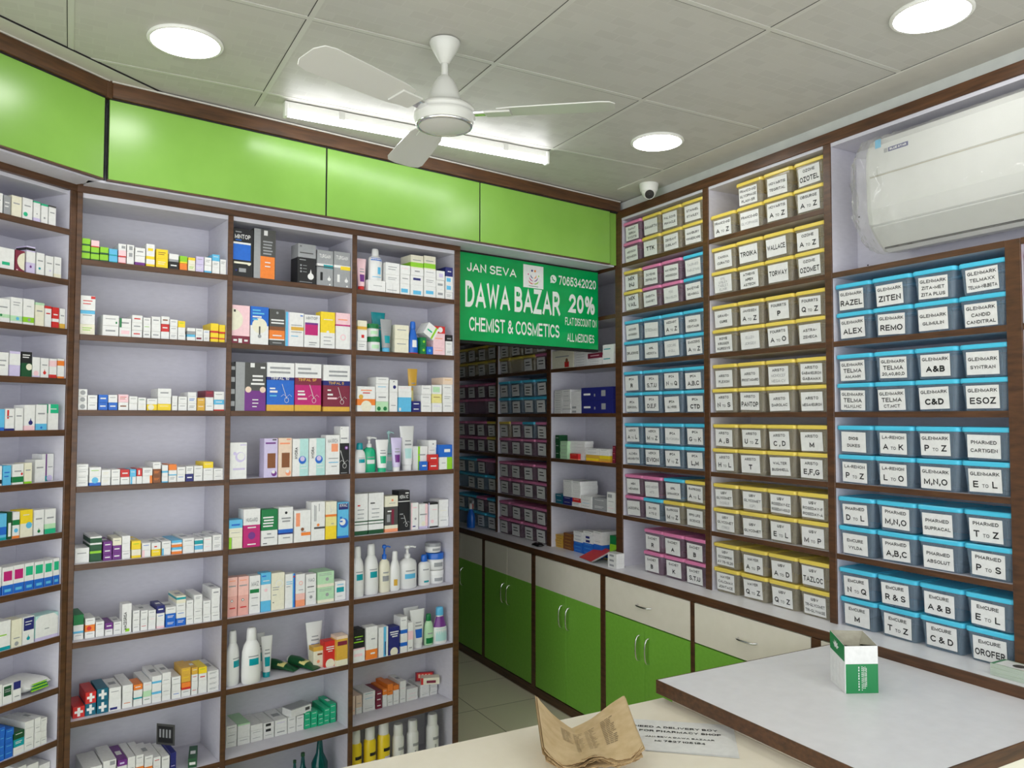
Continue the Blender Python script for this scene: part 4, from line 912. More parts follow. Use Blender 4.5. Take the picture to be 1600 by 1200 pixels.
ORD = 'first second third fourth fifth sixth seventh eighth ninth tenth eleventh twelfth thirteenth fourteenth fifteenth sixteenth seventeenth eighteenth'.split()
def decor(b, des, w, h, D):
    """the printed faces of a carton: flat ink areas laid on its front and, for bands, round its sides"""
    parts = des.split('|'); lay = 0; used = []
    if len(parts) > 1:
        for cmd in parts[1].split(';'):
            if not cmd: continue
            lay += 1; y = -.00025 * lay; op = cmd[0]; body = cmd[1:].strip()
            def rect(x0, x1, z0, z1, m): b.add([(x0, y, z0), (x1, y, z0), (x1, y, z1), (x0, y, z1)], [(0, 1, 2, 3)], m)
            if op in 'bv':
                a, c = body[:-1].split('-'); a, c = float(a), float(c); m = P_(body[-1]); used.append((body[-1], op, abs(c - a)))
                if op == 'b':
                    rect(-w / 2, w / 2, h * a, h * c, m)
                    for sx in (-1, 1):
                        X = sx * (w / 2 + .0002)
                        q = [(X, 0, h * a), (X, D, h * a), (X, D, h * c), (X, 0, h * c)]
                        b.add(q if sx > 0 else q[::-1], [(0, 1, 2, 3)], m)
                    if c > .98: b.add([(-w / 2, 0, h + .0002), (w / 2, 0, h + .0002), (w / 2, D, h + .0002), (-w / 2, D, h + .0002)], [(0, 1, 2, 3)], m)
                else: rect(-w / 2 + w * a, -w / 2 + w * c, 0, h, m)
            elif op == 'r':
                x0, z0, x1, z1 = [float(q) for q in body[:-1].split()]; used.append((body[-1], 'r', abs(x1 - x0) * abs(z1 - z0)))
                rect(-w / 2 + w * x0, -w / 2 + w * x1, h * z0, h * z1, P_(body[-1]))
            elif op in 'cCd':
                if op == 'C': q = [float(k) for k in body.split()]; col = 'C'
                else: q = [float(k) for k in body[:-1].split()]; col = body[-1]
                cx, cz, r = -w / 2 + w * q[0], h * q[1], w * q[2]; used.append((col, 'c', 3 * q[2] ** 2))
                poly = [(cx + r * math.cos(k * .3142), cz + r * math.sin(k * .3142)) for k in range(20)]
                if op == 'd': poly = [(cx + r * math.cos(k * .3142), cz + r * math.sin(k * .3142) + (r * 1.3 if k == 5 else 0)) for k in range(20)]
                poly = clip(poly, -w / 2, w / 2, 0, h)
                if len(poly) > 2: b.add([(p, y, q2) for p, q2 in poly], [tuple(range(len(poly)))], P_(col))
            elif op in 'tl':
                n = int(body[0]); m = P_(body[1]) if len(body) > 1 else P_('A')
                if op == 't': rect(-w * .32, w * .3, h * .44, h * .6, m)
                else:
                    for k in range(n): zz = h * (.62 - .2 * k); rect(-w * .34, w * (.3 - .1 * (k % 2)), zz, zz + h * .045 + .0008, m)
            elif op == 'R':
                q = [float(k) for k in body.split()]; cx, cz, s = -w / 2 + w * q[0], h * q[1], h * q[2]; m = P_('W')
                b.tube([(cx - s * .25, y - .0004, cz + s * .95), (cx - s * .1, y - .0004, cz + s * .5), (cx, y - .0004, cz + s * .2)], .0011, m, 4)
                b.tube([(cx + .11 * s * math.sin(k * .785), y - .0004, cz + s * .12 - .14 * s * math.cos(k * .785)) for k in range(9)], .0008, m, 4)
                b.tube([(cx - s * .3, y - .0004, cz + s * .3), (cx - s * .16, y - .0004, cz + s * .42), (cx, y - .0004, cz + s * .28), (cx + s * .16, y - .0004, cz + s * .42), (cx + s * .28, y - .0004, cz + s * .3)], .0006, m, 4)
            elif op == 'X':
                a = .15; rect(-w * .36, w * .36, h * .4, h * .62, P_('W')); y -= .0002; rect(-w * .12, w * .12, h * .12, h * .9, P_('W'))
            elif op == 'T':
                tk = body.split(); vert = tk[-1] == 'v'
                if vert: tk = tk[:-1]
                x, z, hh = float(tk[0]), float(tk[1]), float(tk[2]); s = ' '.join(tk[3:-1]); m = P_(tk[-1]) if tk[-1] != 'K' else MATS['ink']
                if s == 'MACEGRISA' or vert:
                    hz = hh * w if vert else hh * w
                    text(b, s, -w / 2 + x * w, h * z + h * (.3 if s == 'MACEGRISA' else 0), h * (.6 if s == 'MACEGRISA' else .3), hz, m, y=y - .0002, vertical=True)
                else: text(b, s, -w / 2 + x * w + (w * .84 - x * w) / 2, h * (z + hh / 2), w * (.86 - x), h * hh * .95, m, y=y - .0002)
    return used
def carton(name, w, h, D, des, loc, rz):
    b = MB(); c = P_(des[0])
    b.box(-w / 2, w / 2, 0, D, 0, h, c)
    # tuck flap seam on the end or top and the glued side seam
    sm = P_('A') if des[0] in 'WCcgt' else P_('a')
    b.add([(-w / 2 + .001, .0016, h + .0003), (w / 2 - .001, .0016, h + .0003), (w / 2 - .001, .0024, h + .0003), (-w / 2 + .001, .0024, h + .0003)], [(0, 1, 2, 3)], sm)
    if D > .06: b.add([(-w * .3, D * .35, h + .0003), (w * .3, D * .35, h + .0003), (w * .3, D * .6, h + .0003), (-w * .3, D * .6, h + .0003)], [(0, 1, 2, 3)], P_('A' if des[0] in 'WC' else 'W')) if (len(des) * 7 + int(w * 1e4)) % 3 == 0 else None
    used = decor(b, des, w, h, D)
    return b.build(name, None, loc, rz), used
BAYN = {('M', 0): 'left bay', ('M', 1): 'middle bay', ('M', 2): 'right bay', ('S', 0): 'slanted shelving', ('R', 2): 'open bay'}
def describe(des, used, w, h, kind):
    base = CNAME[des[0]]; best = None
    for col, op, a in used:
        if col != des[0] and (best is None or a > best[2]): best = (col, op, a)
    if '|X' in des: return base + ' white-crossed ' + kind
    if best and CNAME[best[0]] != base and best[2] > .02:
        return '%s %s-%s %s' % (base, CNAME[best[0]].replace(' ', '-'), {'b': 'banded', 'v': 'striped', 'r': 'printed', 'c': 'spotted'}[best[1]], kind)
    return base + ' ' + kind
def shelfword(unit, bay, row):
    if unit == 'R': return 'lowest' if row == 4 else ORD[row] + ' visible'
    return ORD[row]
for unit, bay, row, z, stacks in SHELVES:
    th = FR[unit][0]; zz0 = z + .0004
    lim = BAYS['M'][bay] if unit == 'M' else ((1.0, 1.882) if unit == 'S' else (-4.055, -3.25))
    for si, (s, w, d, its, D, rz) in enumerate(stacks):
        xa, xb = max(s - w / 2, lim[0] * 1000 + 1.5), min(s + w / 2, lim[1] * 1000 - 1.5); s, w = (xa + xb) / 2, xb - xa
        zz = zz0; n = len(its); wn = max(.008, w / 1000 - .0012); mind = (.222 if unit == 'S' else .232) if unit != 'R' else .245
        for k, (h, des) in enumerate(its):
            h = h / 1000 - .0006; d0 = d / 1000 + (random.uniform(-.001, .003) if n > 1 and d > 6 else 0)
            Dm = D / 1000 if D else (.1 if h < .085 and w < 60 else .055)
            if unit == 'S' and not D: Dm = .05 if row < 10 else .11
            Dm = min(Dm, mind - d0)
            ww = wn - random.uniform(0, .0012)
            kind, onm, cat = ('upright box', 'upright_box', 'box') if h > 1.3 * w / 1000 else (('flat pack', 'flat_pack', 'pack') if h < .62 * w / 1000 else ('carton', 'medicine_carton', 'carton'))
            o, used = carton(onm, ww, h, Dm, des, at(unit, s / 1000, d0, zz), th + math.radians(rz) + (random.uniform(-.004, .004) if n > 1 else 0))
            lev = '' if n == 1 else (('lower of', 'upper of')[k] if n == 2 else (('bottom of', 'second up in', 'third up in', 'fourth up in', 'fifth up in', 'sixth up in', 'seventh up in', 'eighth up in', 'ninth up in')[k] if k < n - 1 else 'topmost in'))
            nm = describe(des, used, ww, h, kind)
            if n == 1: lab = '%s, %s in row from left, %s shelf, %s' % (nm, ORD[si], shelfword(unit, bay, row), BAYN[(unit, bay)])
            else: lab = '%s, %s %s stack from left, %s shelf, %s' % (nm, lev, ORD[si], shelfword(unit, bay, row), BAYN[(unit, bay)])
            tag(o, lab, cat, 'cartons on the %s shelf of the %s' % (shelfword(unit, bay, row), BAYN[(unit, bay)]))
            zz += h + .0005
# loose cartons that lie askew on the stacks
def loose(unit, s, d, z, w, h, D, des, label, rz=0.0, tilt=0.0, name='medicine_carton'):
    o, u_ = carton(name, w, h, D, des, at(unit, s, d, z), FR[unit][0] + math.radians(rz))
    if tilt: o.rotation_euler = (0, math.radians(tilt), FR[unit][0] + math.radians(rz))
    tag(o, label, 'carton'); return o
loose('M', 1.357, .095, .3332 + .0665, .098, .032, .06, 'W|b.9-1A;r.7 .3 .92 .7a', 'white grey-rimmed carton lying across the stacks, eighth shelf, middle bay', rz=14)
loose('M', 1.906, .012, 1.9021 + .0820, .062, .058, .07, 'W|r.15 .4 .6 .52e;v.7-.85L', 'tilted white carton resting on green cartons, second shelf, right bay', tilt=32)
def display_card(unit, s, d, z, w, h, t, mats, label, rz):
    b = MB(); b.box(-w / 2, w / 2, 0, t, 0, h, mats[0])
    b.add([(-w * .42, -.0003, h * .1), (w * .42, -.0003, h * .1), (w * .42, -.0003, h * .9), (-w * .42, -.0003, h * .9)], [(0, 1, 2, 3)], mats[1])
    for k in range(4): b.add([(-w * .34 + w * .18 * k, -.0006, h * .35), (-w * .24 + w * .18 * k, -.0006, h * .35), (-w * .24 + w * .18 * k, -.0006, h * .75), (-w * .34 + w * .18 * k, -.0006, h * .75)], [(0, 1, 2, 3)], mats[2])
    return tag(b.build('display_flap', None, at(unit, s, d, z), FR[unit][0] + math.radians(rz)), label, 'display card')
display_card('M', .83, .10, .3332 + .0725, .075, .075, .002, (P_('a'), P_('K'), P_('A')), 'black and grey display flap standing open, eighth shelf, left bay', -50)
display_card('M', 1.985, .155, .3332 + .060, .085, .042, .002, (P_('M'), P_('R'), P_('E')), 'maroon display flap standing behind cartons, eighth shelf, right bay', -28)
loose('M', 1.985, .105, .3332 + .0575, .085, .03, .045, 'C|r.3 .2 .8 .6M;v0-.12R', 'cream and maroon display carton on top, eighth shelf, right bay', rz=-28)
# ---------------------------------------------------------------- bottles, tubes, jars, cans
def lab_band(b, prof_r, z0, z1, m, sx=1, sy=1, arc=(200, 340), e=.0006):
    v = []; f = []; n = 12
    for j, z in enumerate((z0, z1)):
        for i in range(n + 1):
            a = math.radians(arc[0] + (arc[1] - arc[0]) * i / n); r = prof_r(z) + e
            v.append((r * sx * math.cos(a), r * sy * math.sin(a), z))
    for i in range(n): f.append((i, i + 1, n + 2 + i, n + 1 + i))
    b.add(v, f, m, True)
def interp(prof):
    def g(z):
        for (r0, z0), (r1, z1) in zip(prof, prof[1:]):
            if z0 <= z <= z1 and z1 > z0: return r0 + (r1 - r0) * (z - z0) / (z1 - z0)
        return prof[-1][0]
    return g
PLW = {}
def gloss(k):
    key = 'gloss_' + k
    if key not in MATS: MATS[key] = principled('moulded_plastic_' + CNAME[k].replace(' ', '_'), srgb(*PAL[k]), 0.28)[0]
    return MATS[key]
for unit, bay, row, kind, s, w, d, z, h, cols, desc, yaw in BOTTLES:
    w /= 1000; h /= 1000; r = w / 2; th = FR[unit][0]; depth = {'flat': .62, 'tube': .55, 'lotion': .72, 'pump': .7}.get(kind, 1.0)
    cd = min(d / 1000 + r * depth, .233 - r * depth); loc = at(unit, s / 1000, cd, z / 1000 + .0006)
    name = {'lotion': 'lotion_bottle', 'pump': 'pump_bottle', 'tube': 'cream_tube', 'lying': 'cream_tube', 'jar': 'cream_jar', 'can': 'spray_can', 'glass': 'glass_bottle', 'flat': 'lotion_bottle'}[kind]
    cat = name.split('_')[1]
    t = thing(name, '%s, %s shelf, %s' % (desc, ORD[row], BAYN[(unit, bay)]), cat, loc, th + math.radians(yaw), 'toiletries on the %s' % BAYN[(unit, bay)])
    G = [gloss(c) for c in cols]
    if kind in ('lotion', 'flat'):
        capc = {'WT': 0, 'BS': 0, 'gG': 1, 'WU': None, 'WS': 0, 'WB': 1, 'WZ': 0}.get(cols, 0)
        cm = gloss('S') if capc is None else G[capc]
        if desc == 'white bottle with teal cap': cm = gloss('T')
        hb = h * .78; body = [(r * .86, 0), (r * .97, h * .02), (r, h * .12), (r * 1.0, h * .40), (r * .95, hb * .74), (r * .80, hb * .88), (r * .56, hb * .97), (r * .50, hb)] if kind == 'lotion' else [(r * .94, 0), (r, h * .02), (r, hb * .86), (r * .9, hb * .93), (r * .45, hb)]
        if cols == 'BS' or cols == 'WU': body = [(r * .95, 0), (r, h * .03), (r * .98, h * .4), (r * .6, hb * .86), (r * .42, hb)]
        b = MB(); b.lathe(body, G[0], 24, sy=depth); bo = b.build('body', t)
        b = MB(); b.lathe([(r * .50, hb - .001), (r * .52, hb + h * .02), (r * .49, h * .93), (r * .44, h * .985), (r * .3, h)], cm, 18, sy=min(1, depth + .15)); b.build('cap', t)
        g = interp(body); b = MB(); lz = (h * .22, h * .5) if cols != 'WZ' else (h * .14, h * .3)
        lm = G[1] if cols not in ('BS',) else gloss('S')
        if cols == 'WU': lab_band(b, g, h * .46, h * .74, gloss('U'), sy=depth, arc=(180, 360)); lab_band(b, g, h * .08, h * .42, gloss('t'), sy=depth, arc=(215, 325))
        elif cols in ('WT',): lab_band(b, g, h * .34, h * .46, lm, sy=depth, arc=(245, 305)); lab_band(b, g, h * .49, h * .51, P_('A'), sy=depth, arc=(240, 305))
        elif cols == 'WB': lab_band(b, g, h * .1, h * .16, gloss('T'), sy=depth, arc=(250, 300)); lab_band(b, g, h * .5, h * .54, P_('A'), sy=depth, arc=(240, 300))
        elif cols == 'WS': lab_band(b, g, h * .62, h * .7, gloss('B'), sy=depth, arc=(215, 325)); lab_band(b, g, h * .2, h * .42, lm, sy=depth, arc=(275, 305)); lab_band(b, g, h * .1, h * .12, lm, sy=depth, arc=(230, 310))
        elif cols == 'gG': lab_band(b, g, h * .06, h * .24, lm, sy=depth, arc=(220, 320)); lab_band(b, g, h * .36, h * .4, P_('A'), sy=depth, arc=(240, 300))
        elif cols == 'BS': lab_band(b, g, h * .2, h * .42, P_('W'), sy=depth, arc=(245, 295)); lab_band(b, g, 0.001, h * .03, P_('R'), sy=depth, arc=(180, 360))
        else: lab_band(b, g, lz[0], lz[1], lm, sy=depth, arc=(240, 280))
        b.build('label', t)
    elif kind == 'pump':
        hb = h * .70; body = [(r * .93, 0), (r, h * .02), (r * 1.0, hb * .78), (r * .88, hb * .9), (r * .4, hb)]
        b = MB(); b.lathe(body, G[0], 24, sy=depth); b.build('body', t)
        b = MB(); pm = G[2] if cols != 'WSW' else G[0]; k = min(r * .38, .014)
        b.lathe([(k, hb - .001), (k, hb + h * .09), (k * .45, hb + h * .1), (k * .45, h * .92), (k * .95, h * .93), (k * .95, h * .985), (k * .5, h)], pm, 16)
        b.tube([(0, 0, h * .96), (k * 1.6, -k * .5, h * .965), (k * 2.6, -k * .8, h * .94)], k * .32, pm, 8); b.build('pump', t)
        b = MB(); g = interp(body); lab_band(b, g, hb * .34, hb * .5, G[1], sy=depth, arc=(235, 305)); lab_band(b, g, hb * .58, hb * .62, P_('A'), sy=depth, arc=(240, 300)); b.build('label', t)
    elif kind == 'tube':
        hc = h * .13; rings = []
        for k in range(7):
            q = k / 6; zz = hc + (h - hc) * q; a = r * (.62 + .38 * q); c_ = r * .55 * (1 - q) ** .7 + .0012
            rings.append([(a * math.cos(i * .3491), c_ * math.sin(i * .3491), zz) for i in range(18)])
        b = MB(); b.loft(rings, G[0], True); b.build('body', t)
        b = MB(); b.lathe([(r * .56, 0), (r * .58, hc * .9), (r * .5, hc)], G[2], 18, sy=.9); b.build('cap', t)
        b = MB()
        for q0, q1, mm, xs in ((.16, .42, G[1], .55), (.5, .54, P_('A'), .5), (.6, .63, P_('A'), .4)):
            v = []
            for q in (q0, q1):
                zz = hc + (h - hc) * q; a = r * (.62 + .38 * q); c_ = r * .55 * (1 - q) ** .7 + .0018
                for i in range(7):
                    an = math.radians(270 - 50 * xs * 1.3 + 100 * xs * 1.3 * i / 6); v.append((a * math.cos(an), c_ * math.sin(an), zz))
            b.add(v, [(i, i + 1, i + 8, i + 7) for i in range(6)], mm, True)
        b.build('label', t)
    elif kind == 'lying':
        L = .14; R0 = .021; t.rotation_euler = (0, 0, th + math.radians(-52 if w > .07 else -65))
        rings = [[(x, a * math.cos(i * .3491), R0 + c_ * math.sin(i * .3491) * 1.0 - (R0 - c_) * .9) for i in range(18)] for x, a, c_ in ((-.06, R0, R0), (-.02, R0 * 1.05, R0 * .98), (.03, R0 * 1.15, R0 * .6), (.075, R0 * 1.25, .002))]
        b = MB(); b.loft(rings, G[0], True); b.build('body', t)
        b = MB(); b.loft([[(x, q * R0 * math.cos(i * .3491), R0 + q * R0 * math.sin(i * .3491)) for i in range(18)] for x, q in ((-.072, .8), (-.069, .95), (-.058, .99))], gloss('W'), True); b.build('cap', t)
        b = MB(); b.loft([[(x, 1.05 * a * math.cos(math.radians(20 + 140 * i / 10)), R0 + 1.03 * c_ * math.sin(math.radians(20 + 140 * i / 10)) - (R0 - c_) * .9) for i in range(11)] for x, a, c_ in ((.0, R0 * 1.1, R0 * .8), (.03, R0 * 1.15, R0 * .6))], gloss('c'), True, False, False); b.build('label', t)
    elif kind == 'jar':
        b = MB(); b.lathe([(r * .9, 0), (r * .97, .003), (r * .97, h * .62), (r * .9, h * .66)], gloss('W'), 28); b.build('body', t)
        b = MB(); b.lathe([(r, h * .64), (r, h * .96), (r * .96, h)], G[1], 28); b.build('lid', t)
        b = MB(); lab_band(b, lambda q: r * .97, h * .2, h * .45, P_('A' if cols != 'CG' else 'g'), arc=(235, 300)); b.build('label', t)
    elif kind == 'can':
        hb = h * .76; body = [(r * .96, 0), (r, .004), (r, hb * .93), (r * .8, hb)]
        b = MB(); b.lathe(body, G[0], 28); b.build('body', t)
        b = MB(); b.lathe([(r * .78, hb - .001), (r * .78, h * .95), (r * .68, h)], gloss('W'), 24); b.build('cap', t)
        b = MB(); lab_band(b, lambda q: r, hb * .62, hb * .7, MATS['ink'] if cols[0] == 'Y' else P_('A'), arc=(245, 315))
        lab_band(b, lambda q: r, hb * .3, hb * .5, gloss('V') if cols[0] == 'Y' else P_('A'), arc=(255, 320) if cols[0] == 'Y' else (262, 276)); b.build('label', t)
    elif kind == 'glass':
        hb = h * .5; body = [(r * .9, 0), (r, .006), (r, hb), (r * .45, hb * 1.35), (r * .3, h * .9), (r * .34, h * .93)]
        b = MB(); b.lathe(body, MATS['glassteal'], 24); b.build('body', t)
        b = MB(); b.lathe([(r * .38, h * .92), (r * .38, h)], gloss('W' if cols[1] == 'W' else 'D'), 16); b.build('cap', t)
        if cols[1] == 'W': b = MB(); lab_band(b, lambda q: r, hb * .2, hb * .8, P_('W'), arc=(225, 290)); b.build('label', t)
# soft pack at the end of a slanted shelf
t = thing('soft_pack', 'soft white and green printed pack, tenth shelf, slanted shelving', 'pack', at('S', 1.815, .085, .7214), PSI + .1)
b = MB(); rings = []
for k in range(9):
    q = k / 8; y = -.07 + .14 * q; e = math.sin(math.pi * min(1, max(0, q))) ** .5 if 0 < q < 1 else 0.05
    rings.append([(.05 * (.9 + .1 * e) * math.copysign(abs(math.cos(i * .3927)) ** .5, math.cos(i * .3927)), y, .024 + .023 * e * math.copysign(abs(math.sin(i * .3927)) ** .7, math.sin(i * .3927)) + .003 * math.sin(5 * q + i)) for i in range(16)])
b.loft(rings, P_('W'), True); b.build('pouch', t)
b = MB()
for k in range(5): b.add([(-.03 + .002 * k, -.0735, .010 + .005 * k), (.035 - .004 * k, -.0735, .010 + .005 * k), (.03, -.073, .0145 + .005 * k), (-.036, -.073, .0145 + .005 * k)], [(0, 1, 2, 3)], P_('G' if k % 2 else 'L'))
b.build('label', t)
# ---------------------------------------------------------------- lidded bins
BINS = {
 'D': (6, [('p SANAT/SERUM/SYCUTIS|y SAMARTH|y PAL SONS/PINNACLE|y STANMEL/STANLEY', 'p MEXSON/NEOMEDIX|y *TTK|y ZENSANT/ZUBILANT|y MANBURY/WINMEDICARE'),
  ('y *MIX/*INJ|p ZUVENIS/ZEPSILON|p MAVERICK/MONSOON|b ~TAURMED/~TABLETING', 'y *MIX/*VAIL|p OMENTA/OAKNET|p ~TDG/~TRANSLDS|b SANZYME/SEAGULL'),
  ('b ADONIS/AKSIGEN|b ~STEDMAN|b MEDIART/*A TO Z|b INDICO/CENTAUR', 'b DR.JOHNS|b MHL/MEDICITA|b ~OZICURE/~KNOLL|b EMSZERS/*A TO Z'),
  ('b IPCA/*R|b IPCA/*S.T.U|b IPCA/*N TO Q|b IPCA/*A.B.C', 'b IPCA/ZERODOL|b IPCA/*D.E.F|b IPCA/GLYREE|b IPCA/*CTD'),
  ('b MERCK/*A TO L|b MERCK/*M TO Z|b IPCA/~GLYCINORM|b IPCA/*G TO K', 'b ALCHEM/ARUNENTIS|b MERCK/*EVION|b IPCA/*V TO Z|b IPCA/*L,M'),
  ('p MSN/MENARINI|p ~MOIS-MEDER/~MITS|b UHL/UNIMARCK|y RAPROSS/*A TO L', 'p JAGSONPAL|b BAYER/A TO Z|y RAPROSS/*M TO Z|y RPG LIFE/SCIENCE'),
  ('-|p SACHET/*R|p SACHET/*A|p SACHET/*B', '-|p SACHET/*B|p SACHET/*K|p SACHET/*S.T.U')]),
 'E': (6, [('-|y FRANCO-IND/GLYCIPHAGE/PLAIN-SR|y NOVARTIS/TEGRITAL|y OZONE/*OZOTEL', 'y FRANCO-IND/*A TO Z|y FRANCO-IND/~GLYCIPHAGE|y NOVARTIS/*A TO Z|y OBSURGE/*A TO Z'),
  ('y CANIXA/CURATIO|y *TROIKA|y *WALLACE|y OZONE/*A TO Z', 'y ~XXL/~UNILEX/~TABLET/~ELIXIR|y ATHENS/APEX/ASTECH|y *TORWAY|y OZONE/*OZOMET'),
  ('y GRAND-/CURE|y JANSSEN/*A TO Z|y FOURRTS/*P|y FOURRTS/*Q TO Z', 'y KOYE/KRUGER/KURESYS|y ~ELLEN/~JORGEN|y FOURRTS/*A TO O|y ASTRA-/ZENECA'),
  ('y ARISTO/FLEXON|y ARISTO/PROSTAGARD|y ARISTO/~MONOCEF/~MEGA-CV|y ARISTO/GABANEURON/GABAMAX', 'y ARISTO/*N TO S|y ARISTO/*PANTOP|y ARISTO/DAROLAC|y ARISTO/MEGANEURON'),
  ('y ARISTO/*A , B|y ARISTO/*U TO Z|y ARISTO/*C , D|y ARISTO/*M', 'y ARISTO/*H TO L|y ARISTO/*T|y WALTER/BUSHNELL|y ARISTO/*E,F,G'),
  ('y USV/GLYCOMET/~(VOGLI)|y USV/GLYCOMET/~(GP)|y USV/ROSEDAY-EZ/ROSEDAY-GOLD|y USV/ROSEDAY-F/ROSEDAY-A', 'y USV/GLYCOMET/~(TRIO)|y USV/GLYCOMET|y USV/*E TO L|y USV/*M TO P'),
  ('y USV/ECOSPRIN/AV 75-10,20|y MAYER/*A TO P|y USV/*A TO D|y USV/*TAZLOC', 'y MAYER/CALCIMAX/JOINTACE|y MAYER/*Q TO Z|y USV/*Q TO Z|y USV/TRI-GLYCOMET/TRI-GLYNASE')]),
 'F': (4, [('b GLENMARK/*RAZEL|b GLENMARK/*ZITEN|b GLENMARK/ZITA-MET/ZITA PLUS|b GLENMARK/TELMAXX/TELMA-NB.BETA', 'b GLENMARK/*ALEX|b GLENMARK/*REMO|b GLENMARK/GLIMULIN|b GLENMARK/CANDID/CANDITRAL'),
  ('b GLENMARK/*TELMA/AM.AMH|b GLENMARK/*TELMA/20,40,80,D|b GLENMARK/*A&B|b GLENMARK/SYNTRAN', 'b GLENMARK/*TELMA/H,LN,LNC|b GLENMARK/*TELMA/CT.MCT|b GLENMARK/*C&D|b GLENMARK/*ESOZ'),
  ('b DIOS/DUKES|b LA-RENON/*A TO K|b GLENMARK/*P TO Z|b PHARMED/CARTIGEN', 'b LA-RENON/*P TO Z|b LA-RENON/*L TO O|b GLENMARK/*M,N,O|b GLENMARK/*E TO L'),
  ('b PHARMED/*D TO L|b PHARMED/*M,N,O|b PHARMED/SUPRACAL|b PHARMED/*T TO Z', 'b EMCURE/VYLDA|b PHARMED/*A,B,C|b PHARMED/ABSOLUT|b PHARMED/*P TO S'),
  ('b EMCURE/*N TO Q|b EMCURE/*R & S|b EMCURE/*A & B|b EMCURE/*E TO L', 'b EMCURE/*M|b EMCURE/*T TO Z|b EMCURE/*C & D|b EMCURE/*OROFER')]),
 'G': (4, [('p *A', 'p #'), ('p #', 'p #'), ('p #', 'p #'), ('p #', 'p #'), ('p #', 'p #')]),
 'B': (5, [('y #|y #|y #|y #', 'y #|y -|y #|p #'), ('b #|b #|b #|b #', 'b #|b #|b #|b #'), ('y #|p #|b #|p #', 'p #|p #|p #|p #'), ('p #|p #|p #|p #', 'p #|p #|p #|p #'), ('p #|p #|p #|p #', 'p #|p #|p #|p #')]),
 'A': (5, [('y #|y #|y #|y #', 'y #|y #|y #|y #'), ('p #|p #|p #|p #', 'p #|p -|p -|p #'), ('p #|p #|p #|y #', 'p #|p #|p #|y #'), ('b #|b #|p #|p -', 'b -|b #|b #|b #'), ('b #|b #|p #|b #', 'b -|b -|b #|b #')])}
ROWSZ = {'D': [2.425, 2.168, 1.906, 1.6405, 1.375, 1.111, ZC], 'E': [2.425, 2.168, 1.906, 1.6405, 1.375, 1.111, ZC], 'F': [1.906, 1.6405, 1.375, 1.111, ZC],
         'G': [1.906, 1.6405, 1.375, 1.111, ZC], 'B': [1.906, 1.6405, 1.375, 1.111, ZC], 'A': [1.906, 1.6405, 1.375, 1.111, ZC]}
BNAME = {'D': 'bay beside open shelves', 'E': 'bay left of air conditioner', 'F': 'bay under air conditioner', 'G': 'bay at right edge', 'B': 'dark bay under sign', 'A': 'farthest dark bay'}
LIDN = {'y': ('yellow', 'lid_yellow'), 'p': ('pink', 'lid_pink'), 'b': ('blue', 'lid_blue')}
BH, BD = .1075, .195
def tub_mesh(w, lidk):
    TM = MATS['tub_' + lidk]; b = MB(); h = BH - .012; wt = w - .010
    rings = []
    for q in (0, .04, .5, .86):
        k = .90 + .10 * q / .86 if q > 0 else .87
        ww = wt * k; i = (1 - k) * .06
        rings.append(rrect(-ww / 2, ww / 2, .003 + (1 - k) * .05, BD - .006 - (1 - k) * .12, h * q, .012))
    rings.append(rrect(-wt / 2 - .001, wt / 2 + .001, .0022, BD - .005, h * .865, .012))
    rings.append(rrect(-wt / 2 - .001, wt / 2 + .001, .0022, BD - .005, h, .012))
    b.loft(rings, TM, False, True, False)
    for sx in (-.42, -.405, .405, .42):                       # moulded ribs
        b.add([(sx * wt * .93, .0050, h * .05), (sx * wt * .93 + .0012, .0050, h * .05), (sx * wt * .985 + .0012, .0028, h * .84), (sx * wt * .985, .0028, h * .84)], [(0, 1, 2, 3)], TM)
    return b
def lid_mesh(w, mat):
    b = MB(); z0 = BH - .0175; W = w / 2
    b.loft([rrect(-W + .0015, W - .0015, -.001, BD - .001, z0, .013), rrect(-W, W, -.0025, BD, z0 + .003, .014), rrect(-W, W, -.0025, BD, z0 + .012, .014), rrect(-W + .003, W - .003, .0005, BD - .003, BH - .0022, .012)], MATS[mat], False, False, False)
    b.loft([rrect(-W + .003, W - .003, .0005, BD - .003, BH - .0022, .012), rrect(-W + .012, W - .012, .010, BD - .012, BH - .0022, .010), rrect(-W + .014, W - .014, .012, BD - .014, BH - .0042, .010)], MATS[mat], False, False, True)
    b.loft([rrect(-W + .0015, W - .0015, -.001, BD - .001, z0, .013), rrect(-W + .006, W - .006, .004, BD - .006, z0 + .002, .011)], MATS[mat], False, False, False)
    return b
_bm = {}
